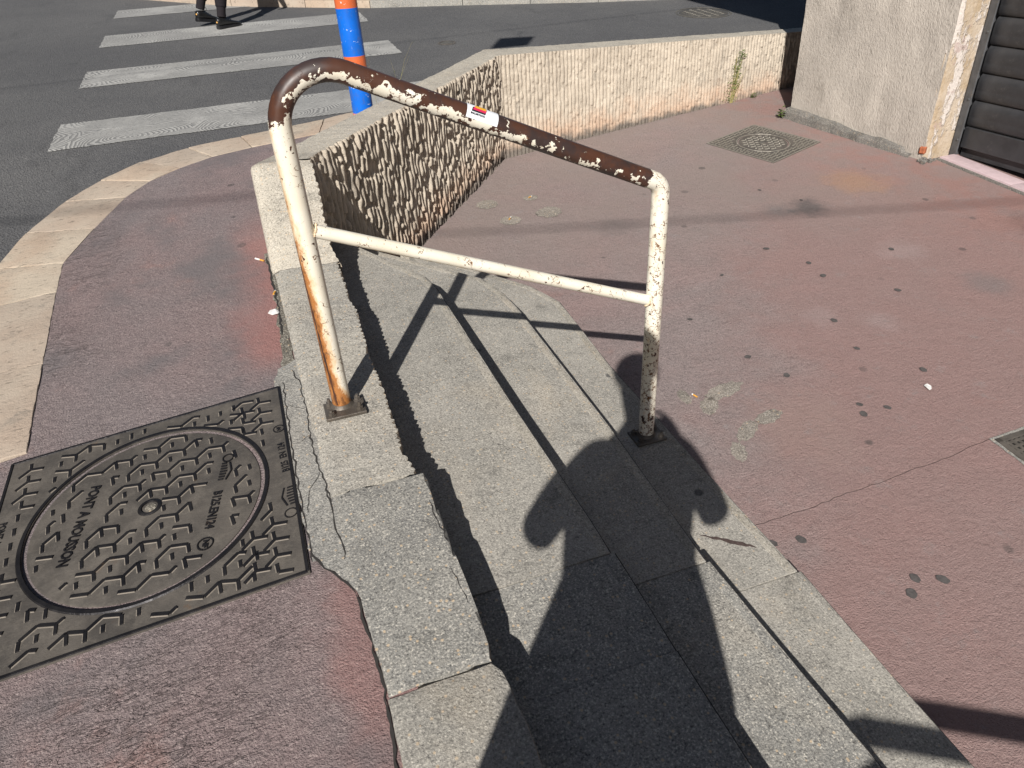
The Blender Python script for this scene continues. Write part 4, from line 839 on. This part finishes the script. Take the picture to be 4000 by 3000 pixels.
bm = bmesh.new(); add_box(bm, (SX + .012, -.45, 1.4), (.004, 5.1, 3.6)); bm_obj('backing', bm, M['shutter'], sh)
bm = bmesh.new(); add_box(bm, (SX - .055, 2.112, 1.2), (.012, .058, 3.3), None, .002); add_box(bm, (SX - .010, 2.137, 1.2), (.10, .010, 3.3), None, .002); bm_obj('guide_rail', bm, M['rail_grey'], sh)
bm = bmesh.new()
for z in (.06, .35, .8): add_cyl(bm, (SX - .062, 2.10, zf + z), (SX - .068, 2.10, zf + z), .008, .005, 10)
bm_obj('rivets', bm, M['rail_grey'], sh)
sill = empty('door_sill', (4.77, 1.2, zs(1.2)), 'pink white tiled door sill below the dark shutter', 'door sill')
for k in range(8):
    y1 = 2.10 - k * .62; y0 = y1 - .616
    slab('tile', [(4.785, y0), (4.925, y0), (4.925, y1), (4.785, y1)], 0, .05, M['tile'], sill, .003, 0, 0, levf=lambda x, y: zs(y) + .028)
bm = bmesh.new(); bars(bm, [((4.778, -3), (4.778, 2.12))], .022, .015, lambda x, y: zs(y)); bm_obj('mortar_edge', bm, M['plinth'], sill)
aw = empty('shade_canopy', (4.0, 2.6, 3.2), 'unseen canopy added above the shutter to shade the road', 'shade_canopy')
bm = bmesh.new(); add_box(bm, (3.93, 2.35, 3.28), (1.30, 2.0, .05), None, .01); bm_obj('canopy', bm, M['coat'], aw); bm = bmesh.new(); add_box(bm, (3.27, 2.35, 3.22), (.05, 2.0, .09), None, .008); bm_obj('front_bar', bm, M['rail_grey'], aw)  # canopy out of view, put in to throw the shade on the road

def added_house(x0, x1, y0, y1, h, label, axis, side):  # unseen house blocks, added to shut out part of the sky light
    t = empty('building', ((x0 + x1) / 2, (y0 + y1) / 2, -.8), label, 'building', 'unseen town houses added to block sky light'); bm = bmesh.new(); add_box(bm, ((x0 + x1) / 2, (y0 + y1) / 2, h / 2 - .8), (x1 - x0, y1 - y0, h)); bm_obj('wall', bm, M['facade'], t)
    me = None; L = (y1 - y0) if axis == 'y' else (x1 - x0)
    for r in range(int(h // 3.1)):
        for k in range(int(L // 2.6)):
            q = (y0 if axis == 'y' else x0) + 1.3 + k * 2.6; z = 1.2 + r * 3.1
            if me is None:
                bm = bmesh.new(); add_box(bm, (0, 0, 0), (.10, 1.1, 1.7) if axis == 'y' else (1.1, .10, 1.7), None, .02); me = bpy.data.meshes.new('window'); bm.to_mesh(me); bm.free(); me.materials.append(M['shutter'])
            w = bpy.data.objects.new('window', me); COL.objects.link(w); w.parent = t; w.location = Vector((side, q, z)) - t.location if axis == 'y' else Vector((q, side, z)) - t.location
added_house(-24, -13, -11, 40, 15, 'unseen town house added on the far left to block sky light', 'y', -13)
added_house(4.5, 26, -22, -12, 15, 'unseen town house added behind the photographer to block sky light', 'x', -12)
# ------------------------------------------------------------------ overhead cable known by its shadow; unseen sign and wire added for theirs
def cable(a, b, r, sag, label):
    P = []
    for i in range(41):
        t = i / 40; p = Vector(a).lerp(Vector(b), t); p.z -= sag * 4 * t * (1 - t); P.append(p)
    o = sweep(P, r, 8, 'overhead_cable', M['cable'], None, None, Vector((0, -1, 0)), True); tag(o, label, 'cable'); return o
cable((-14.6, -2.58, 7.0), (9.4, -10.5, 7.0), .0105, .15, 'overhead cable crossing the square, its faint shadow crosses the plaza')
cable((-12, .3, 4.75), (10, 1.4, 4.75), .005, .1, 'thin unseen wire added to carry the sign panel')
sg_ = empty('shadow_sign', (-.05, .93, 4.2), 'unseen sign panel added to throw the square shadow on the road', 'sign')
k_ = 6.35; sv = Vector((SUN.x, SUN.y, SUN.z))
c0 = Vector((2.226, 5.186, .27)) + sv * k_; c1 = Vector((2.60, 5.16, .27)) + sv * k_; hz = .36
V = []
for dy_ in (0, .02):
    V += [c0 + Vector((0, dy_, 0)), c1 + Vector((0, dy_, 0)), c1 + Vector((0, dy_, hz - .05)), c0 + Vector((0, dy_, hz))]
mesh_obj('panel', V, [(0, 1, 2, 3), (7, 6, 5, 4), (0, 4, 5, 1), (1, 5, 6, 2), (2, 6, 7, 3), (3, 7, 4, 0)], M['sign'], sg_)
bm = bmesh.new(); add_cyl(bm, (c0 + c1) / 2 + Vector((0, .01, hz - .03)), (c0 + c1) / 2 + Vector((0, .01, hz + .22)), .004, None, 6); bm_obj('hanger', bm, M['cable'], sg_)

# ------------------------------------------------------------------ people
def skin(name, J, B, root, mat, parent, sub=2):
    """one continuous skinned body: joints {name: (position, radius)}, bones"""
    names = list(J); me = bpy.data.meshes.new(name); off = worldpos(parent); me.from_pydata([Vector(J[k][0]) - off for k in names], [(names.index(a), names.index(b)) for a, b in B], [])
    ob = bpy.data.objects.new(name, me); COL.objects.link(ob); ob.modifiers.new('skin', 'SKIN'); sk_ = me.skin_vertices[0].data
    for i, k in enumerate(names):
        r = J[k][1]; sk_[i].radius = (r, r) if not isinstance(r, tuple) else r; sk_[i].use_root = (k == root)
    md = ob.modifiers.new('sub', 'SUBSURF'); md.levels = sub; dg = bpy.context.evaluated_depsgraph_get(); m2 = bpy.data.meshes.new_from_object(ob.evaluated_get(dg)); bpy.data.objects.remove(ob); bpy.data.meshes.remove(me)
    m2.materials.clear(); return link_mesh(name, m2, mat, parent, 180)
def shoe(parent, heel, toe, lift=0., w=.098, mat='black_shoe'):
    """trainer: ribbed sole, upper with collar, badge on the heel, lace loop"""
    heel = Vector(heel); toe = Vector(toe); d = toe - heel; L = d.length; d.normalize(); n = Vector((-d.y, d.x, 0)).normalized(); up = d.cross(n) * 1.
    if up.z < 0: up = -up
    P = lambda s, t, h: heel + d * (s * L) + n * t + up * h
    ns, nr = 15, 14
    def loft(rows):
        V = []; F = []
        for s, hw, z0, z1, sq in rows:
            for k in range(nr):
                a = 2 * math.pi * k / nr; ca, sa = math.cos(a), math.sin(a); e = lambda q: math.copysign(abs(q) ** sq, q); V.append(P(s, hw * e(ca), (z0 + z1) / 2 + (z1 - z0) / 2 * e(sa)))
        m_ = len(rows)
        for i in range(m_ - 1):
            for k in range(nr): F.append((i * nr + k, i * nr + (k + 1) % nr, (i + 1) * nr + (k + 1) % nr, (i + 1) * nr + k))
        F += [tuple(range(nr))[::-1], tuple((m_ - 1) * nr + k for k in range(nr))]; return V, F
    h = w / 2; sole = [(s, h * k, 0, .038 - .012 * s + (.0 if i % 2 else .003), .45) for i, (s, k) in enumerate([(0, .55), (.03, .74), (.1, .84), (.22, .82), (.35, .76), (.5, .84), (.65, .98), (.78, 1.0), (.88, .9), (.95, .68), (1.0, .35)])]
    so_ = mesh_obj('sole', *loft(sole), M['plastic_black'], parent, 40)
    upr = [(.015, h * .5, .03, .10, .7), (.05, h * .66, .03, .115, .7), (.14, h * .76, .03, .118, .75), (.26, h * .76, .03, .120, .8), (.34, h * .76, .03, .118, .8), (.44, h * .76, .03, .100, .85), (.56, h * .82, .028, .082, .85), (.70, h * .92, .026, .068, .8), (.82, h * .88, .024, .058, .75), (.92, h * .68, .022, .048, .75), (.985, h * .34, .02, .036, .8)]
    mesh_obj('upper', *loft(upr), M[mat], parent, 60)
    bm = bmesh.new()
    for s in (.40, .47, .54, .61):
        z = {.40: .108, .47: .097, .54: .088, .61: .080}[s]; add_cyl(bm, P(s, -h * .5, z - .012), P(s + .01, 0, z + .004), .0035, None, 6); add_cyl(bm, P(s + .01, 0, z + .004), P(s, h * .5, z - .012), .0035, None, 6)
    for a in range(8): add_cyl(bm, P(.42, 0, .112) + d * .018 * math.cos(a * .785) + up * (.02 + .02 * math.sin(a * .785)), P(.42, 0, .112) + d * .018 * math.cos(a * .785 + .785) + up * (.02 + .02 * math.sin(a * .785 + .785)), .003, None, 6)
    bm_obj('lace', bm, M[mat], parent)
    bm = bmesh.new(); bmesh.ops.create_uvsphere(bm, u_segments=10, v_segments=8, radius=.011, matrix=Matrix.Translation(P(.012, -h * .28, .075))); bm_obj('heel_badge', bm, M['gold'], parent, 60)
    return P
def hand(prefix, J, B, wrist, wr, fdir, side, curl, palm=.085):
    """palm, four unequal fingers and a thumb as chains of the same skin"""
    f = Vector(fdir).normalized(); s = Vector(side).normalized(); c = Vector(curl).normalized(); w = Vector(wrist)
    J[prefix + 'palm'] = (w + f * palm * .55, (.034, .02)); B.append((wr, prefix + 'palm'))
    for i, (o_, L) in enumerate(((-.030, .068), (-.010, .078), (.010, .073), (.029, .058))):
        b0 = w + f * palm + s * o_; k = prefix + 'f%d' % i; J[k + 'a'] = (b0, .0095); J[k + 'b'] = (b0 + (f * .8 + c * .6).normalized() * L * .5, .0085); J[k + 'c'] = (b0 + (f * .8 + c * .6).normalized() * L * .5 + (f * .1 + c).normalized() * L * .45, .0075); B += [(prefix + 'palm', k + 'a'), (k + 'a', k + 'b'), (k + 'b', k + 'c')]
    t0 = w + f * palm * .35 - s * .036; J[prefix + 't0'] = (t0, .012); J[prefix + 't1'] = (t0 + (f * .7 - s * .7 + c * .3).normalized() * .035, .010); J[prefix + 't2'] = (t0 + (f * .7 - s * .7 + c * .3).normalized() * .035 + (f + c * .4).normalized() * .028, .0085); B += [(prefix + 'palm', prefix + 't0'), (prefix + 't0', prefix + 't1'), (prefix + 't1', prefix + 't2')]
def head_bits(parent, hc, fdir, r=.098, hairlen=.0):
    """nose, eyes, ears and hair on a head centred at hc"""
    f = Vector(fdir).normalized(); s = f.cross(Vector((0, 0, 1))).normalized(); u = s.cross(f).normalized(); bm = bmesh.new()
    add_cyl(bm, hc + f * r * .86 + u * .02, hc + f * (r + .018) - u * .022, .008, .014, 8)
    for q in (-1, 1): bmesh.ops.create_uvsphere(bm, u_segments=8, v_segments=6, radius=.02, matrix=Matrix.Translation(hc + s * q * r * .84 - u * .005) @ Matrix.Diagonal((.5, 1, 1.4, 1)))
    bm_obj('face', bm, M['skin'], parent, 60); bm = bmesh.new()
    for q in (-1, 1): bmesh.ops.create_uvsphere(bm, u_segments=8, v_segments=6, radius=.010, matrix=Matrix.Translation(hc + f * r * .80 + s * q * .032 + u * .012))
    add_cyl(bm, hc + f * r * .84 - u * .052 - s * .022, hc + f * r * .84 - u * .052 + s * .022, .004, None, 6); bm_obj('eyes', bm, M['hair'], parent, 60)
    bm = bmesh.new(); bmesh.ops.create_uvsphere(bm, u_segments=20, v_segments=14, radius=r * 1.10, matrix=Matrix.Translation(hc - f * .018 + u * .022) @ Matrix.Diagonal((1, 1, 1.08, 1)))
    bmesh.ops.delete(bm, geom=[v for v in bm.verts if (v.co - hc).dot(f) > .028 and (v.co - hc).dot(u) < .062], context='VERTS'); bm_obj('hair', bm, M['hair'], parent, 60)
# the pedestrian on the crossing
zr = lambda x, y: Z(x, y, ROAD)
pe = empty('person', (-.15, 7.62, zr(-.15, 7.62)), 'person in black trainers and dark trousers walking over the zebra crossing', 'person')
F_ = Vector((.86, .51, 0)).normalized(); S_ = Vector((-.51, .86, 0)); gz = zr(-.15, 7.62)
rh = Vector((-.245, 7.53, zr(-.245, 7.53))); rt = rh + F_ * .30; rt.z = zr(rt.x, rt.y)
lh = Vector((-.46, 7.83, zr(-.4, 7.83) + .055)); lt = lh + F_ * .285; lt.z = zr(lt.x, lt.y) + .004
shoe(pe, rh, rt); shoe(pe, lh, lt)
hip = Vector((-.16, 7.80, gz + .92)); ra = rh + F_ * .075 + Vector((0, 0, .11)); la = lh + F_ * .075 + Vector((0, 0, .11)); rk = (ra + hip) / 2 + F_ * .05 - S_ * .06; lk = (la + hip) / 2 + F_ * .07 + S_ * .06
J_ = {'pelvis': (hip, .135), 'waist': (hip + Vector((0, 0, .17)) + F_ * .01, .12), 'chest': (hip + Vector((0, 0, .38)) + F_ * .03, .15), 'neck': (hip + Vector((0, 0, .56)) + F_ * .05, .055), 'headb': (hip + Vector((0, 0, .63)) + F_ * .07, .075), 'headt': (hip + Vector((0, 0, .74)) + F_ * .085, .085),
      'rhip': (hip - S_ * .09 - Vector((0, 0, .05)), .092), 'rk': (rk, .060), 'ra': (ra, .040), 'lhip': (hip + S_ * .09 - Vector((0, 0, .05)), .092), 'lk': (lk, .060), 'la': (la, .040),
      'rs': (hip + Vector((0, 0, .49)) - S_ * .17, .058), 're': (hip + Vector((0, 0, .22)) - S_ * .23 - F_ * .06, .043), 'rw': (hip + Vector((0, 0, .01)) - S_ * .24 + F_ * .06, .03), 'ls': (hip + Vector((0, 0, .49)) + S_ * .17, .058), 'le': (hip + Vector((0, 0, .22)) + S_ * .23 - F_ * .02, .043), 'lw': (hip + Vector((0, 0, .02)) + S_ * .24 + F_ * .14, .03)}
B_ = [('pelvis', 'waist'), ('waist', 'chest'), ('chest', 'neck'), ('neck', 'headb'), ('headb', 'headt'), ('pelvis', 'rhip'), ('rhip', 'rk'), ('rk', 'ra'), ('pelvis', 'lhip'), ('lhip', 'lk'), ('lk', 'la'), ('chest', 'rs'), ('rs', 're'), ('re', 'rw'), ('chest', 'ls'), ('ls', 'le'), ('le', 'lw')]
hand('r', J_, B_, J_['rw'][0], 'rw', (.2, .1, -1), F_, S_); hand('l', J_, B_, J_['lw'][0], 'lw', (.3, .1, -1), F_, -S_)
skin('body', J_, B_, 'pelvis', M['black_cloth'], pe); head_bits(pe, hip + Vector((0, 0, .70)) + F_ * .08, F_)
bm = bmesh.new()
for a_, up_ in ((ra, rk), (la, lk)):
    u_ = (up_ - a_).normalized(); add_cyl(bm, a_ + u_ * .01, a_ + u_ * .12, .046, .050, 18); add_cyl(bm, a_ + u_ * .115, a_ + u_ * .19, .058, .066, 18); add_cyl(bm, a_ + u_ * .185, a_ + u_ * .44, .066, .078, 18)
bm_obj('trousers', bm, M['black_cloth'], pe, 50)
# the photographer, standing behind the lens; the long shadow on the steps is theirs
ph = empty('person', (-.13, -2.2, Z(0, -2.2, 0)), 'photographer holding the phone, seen only as the shadow on the steps', 'person')
f_ = Vector((.30, .954, 0)); s_ = Vector((.954, -.30, 0)); c0_ = Vector((-.165, -2.20, 0)); pt = lambda r, f, z: c0_ + s_ * r + f_ * f + Vector((0, 0, z)); gz = Z(0, -2.2, 0)
cam_f = Vector((rowX[2], rowY[2], rowZ[2])); cam_u = Vector((-rowX[1], -rowY[1], -rowZ[1])); cam_r = Vector((rowX[0], rowY[0], rowZ[0]))
pc_ = CAM - cam_f * .022
wl_ = pc_ - cam_r * .105 - cam_u * .045 - cam_f * .05; wr_ = pc_ + cam_r * .105 - cam_u * .045 - cam_f * .05
J_ = {'pelvis': (pt(0, -.03, .78), .15), 'waist': (pt(0, -.02, .97), .155), 'chest': (pt(0, -.02, 1.15), .180), 'neck': (pt(0, .06, 1.42), .058), 'headb': (pt(0, .17, 1.53), .078), 'headt': (pt(0, .235, 1.635), .088),
      'rhip': (pt(.09, -.03, .72), .10), 'rk': (pt(.10, .02, .30), .062), 'ra': (pt(.10, -.05, gz + .10), .042), 'rt': (pt(.12, .10, gz + .035), .036), 'lhip': (pt(-.09, -.03, .72), .10), 'lk': (pt(-.10, .02, .30), .062), 'la': (pt(-.10, -.05, gz + .10), .042), 'lt': (pt(-.12, .10, gz + .035), .036),
      'rs': (pt(.165, .0, 1.36), .078), 're': (pt(.300, .02, 1.00), .064), 'rw': (wr_, .036), 'ls': (pt(-.165, .0, 1.36), .078), 'le': (pt(-.305, .0, 1.07), .062), 'lw': (wl_, .036)}
B_ = [('pelvis', 'waist'), ('waist', 'chest'), ('chest', 'neck'), ('neck', 'headb'), ('headb', 'headt'), ('pelvis', 'rhip'), ('rhip', 'rk'), ('rk', 'ra'), ('ra', 'rt'), ('pelvis', 'lhip'), ('lhip', 'lk'), ('lk', 'la'), ('la', 'lt'), ('chest', 'rs'), ('rs', 're'), ('re', 'rw'), ('chest', 'ls'), ('ls', 'le'), ('le', 'lw')]
hand('r', J_, B_, wr_, 'rw', cam_u * .8 - cam_r * .25, cam_f, -cam_r); hand('l', J_, B_, wl_, 'lw', cam_u * .8 + cam_r * .25, cam_f, cam_r)
skin('body', J_, B_, 'pelvis', M['skin'], ph); head_bits(ph, pt(0, .21, 1.60), f_ * .8 - Vector((0, 0, .6)))
V = []; n = 28; rows = [(1.33, .17, .12, -.02), (1.22, .205, .16, -.02), (1.08, .205, .17, -.02), (.95, .19, .16, -.02), (.78, .24, .19, -.03), (.60, .28, .22, -.03), (.40, .30, .23, -.02)]
for z, a, b, ff in rows:
    for k in range(n): q = 2 * math.pi * k / n; w_ = 1 + .04 * math.sin(5 * q); V.append(pt(a * w_ * math.cos(q), ff + b * w_ * math.sin(q), z))
mesh_obj('coat', V, [(i * n + k, i * n + (k + 1) % n, (i + 1) * n + (k + 1) % n, (i + 1) * n + k) for i in range(len(rows) - 1) for k in range(n)], M['coat'], ph, 60)
ph2 = empty('phone', pc_ - Vector((0, 0, .0)), 'black phone held level by the photographer, out of frame', 'phone')
bm = bmesh.new(); Rm = Matrix((cam_r, cam_u, -cam_f)).transposed(); add_box(bm, pc_, (.160, .075, .009), Rm, .003); bm_obj('case', bm, M['plastic_black'], ph2)

# ------------------------------------------------------------------ small things on the ground and on the wall
def butt(x, y, z, ang, label, burnt=.5, tip='paper'):
    b = empty('cigarette_butt', (x, y, z), label, 'cigarette butt', 'cigarette butts on the ground'); d = Vector((math.cos(ang), math.sin(ang), G * math.sin(ang)))
    c = Vector((x, y, z + .004)); bm = bmesh.new(); add_cyl(bm, c - d * .012, c + d * .012, .004, .0037, 8); bm_obj('filter', bm, M['filter'], b)
    bm = bmesh.new(); add_cyl(bm, c + d * .012, c + d * (.012 + .016 * burnt), .0039, .0042, 8); bm_obj('paper_end', bm, M['paper'], b)
butt(-.178, 1.235, pav(-.178, 1.235, .002), 2.3, 'long cigarette butt beside the pale end of the coping', 1.8); butt(-.150, .90, pav(-.15, .9, .002), 1.2, 'half hidden cigarette butt in the dirt seam along the coping', .3)
butt(1.70, 2.80, plz(1.70, 2.80, .006), .5, 'orange cigarette butt lying in the upper mortar pit on the plaza', .4); butt(1.44, 2.51, plz(1.44, 2.51, .006), .9, 'cigarette butt with white paper in the left mortar pit', 1.2); butt(1.575, .31, plz(1.575, .31, .006), 1.9, 'bright orange butt on the plaza beside the right handrail post', .4)
def scrap(x, y, z, r, label, name='paper_scrap', mat='paper'):
    P = blob((x, y), r, 1.3, random.random() * 3, 6, .35); V = [(a, b, z + G * (b - y) + random.uniform(.002, .010)) for a, b in P]; V += [(a, b, c + .0012) for a, b, c in V]; n = len(P)
    o = mesh_obj(name, V, [tuple(range(n))[::-1], tuple(range(n, 2 * n))] + [(i, (i + 1) % n, n + (i + 1) % n, n + i) for i in range(n)], M[mat]); tag(o, label, 'litter'); return o
scrap(2.585, -.045, plz(2.585, -.045), .016, 'small white paper scrap on the red plaza near the grating'); scrap(-.165, .74, pav(-.165, .74), .022, 'crumpled white paper scrap in the seam left of the coping')
def stalks(name, base, n, h, spread, mat, label, cat, lean=(0, 0), leaf=.0, r=.0016):
    t = empty(name, base, label, cat); bm = bmesh.new(); bl_ = bmesh.new()
    for i in range(n):
        p = Vector(base) + Vector((random.uniform(-1, 1) * spread, random.uniform(-1, 1) * spread * .5, 0)); L = h * random.uniform(.55, 1.); d = Vector((random.uniform(-.25, .25) + lean[0], random.uniform(-.25, .25) + lean[1], 1)).normalized(); q = p
        for k in range(4):
            e = q + d * L / 4; add_cyl(bm, q, e, r * (1 - k * .2), r * (.8 - k * .2), 5); d = (d + Vector((random.uniform(-.2, .2), random.uniform(-.2, .2), -.05))).normalized(); q = e
            if leaf:
                for _ in range(2):
                    a = random.random() * 6.28; s = leaf * random.uniform(.6, 1.2); u = Vector((math.cos(a), math.sin(a), random.uniform(-.3, .5))).normalized(); w = u.cross(Vector((0, 0, 1))).normalized(); bl_.faces.new([bl_.verts.new(q + x_) for x_ in (Vector((0, 0, 0)), u * s * .5 + w * s * .22, u * s, u * s * .5 - w * s * .22)])
    bm_obj('stem', bm, mat, t)
    if leaf: lo = bm_obj('leaves', bl_, M['leaf'], t); lo['kind'] = 'stuff'
    else: bl_.free()
    return t
dsun = Vector((.215 * -1, .977, 0))
wx = 4.24; wy = 3.645 + (wx - 1.8) * .1814 - .03
wd = empty('wall_weed', (wx, wy, plz(wx, wy)), 'straggling green weed climbing up the ribbed wall face', 'weed'); bs, bv = bmesh.new(), bmesh.new()
for k in range(230):
    t = random.random(); p = Vector((wx - .03 + .10 * t + random.gauss(0, .022 + .02 * (1 - t)), 0, plz(wx, wy) + .02 + .44 * t)); p.y = 3.645 + (p.x - 1.8) * .1814 - random.uniform(.008, .035); a = random.random() * 6.28; s = random.uniform(.014, .034); u = Vector((math.cos(a), -abs(math.sin(a)) * .6, random.uniform(-.2, .9))).normalized(); w = u.cross(Vector((0, -1, .2))).normalized()
    bv.faces.new([bv.verts.new(p + x_) for x_ in (Vector((0, 0, 0)), u * s * .5 + w * s * .13, u * s, u * s * .5 - w * s * .13)])
for k in range(14):
    x_ = wx + random.gauss(0, .02); p = Vector((x_, 3.645 + (x_ - 1.8) * .1814 - .022, plz(wx, wy))); add_cyl(bs, p, p + Vector((.06 + random.gauss(0, .03), 0, random.uniform(.2, .45))), .002, .001, 5)
bm_obj('stem', bs, M['straw'], wd); lo = bm_obj('leaves', bv, M['leaf'], wd); lo['kind'] = 'stuff'
stalks('weed', (BXF - .075, BY1 + .03, plz(BX, BY1)), 6, .09, .02, M['leaf'], 'small green weed at the foot of the building corner', 'weed', (-.2, -.3), .045)
stalks('weed', (4.50, 4.10, plz(4.5, 4.1)), 3, .05, .02, M['leaf'], 'tiny weed tuft at the foot of the ribbed wall', 'weed', (0, -.3), .03)
stalks('grass_stalk', (.70, 2.72, pav(.7, 2.72)), 2, .50, .02, M['straw'], 'thin seeding grass stalk just right of the bollard', 'grass', (.1, .0), .012, .0012); stalks('grass_stalk', (.86, 2.84, pav(.86, 2.84)), 2, .55, .03, M['straw'], 'taller dry grass stalk behind the wall further right of bollard', 'grass', (.0, .0), .014, .0013)
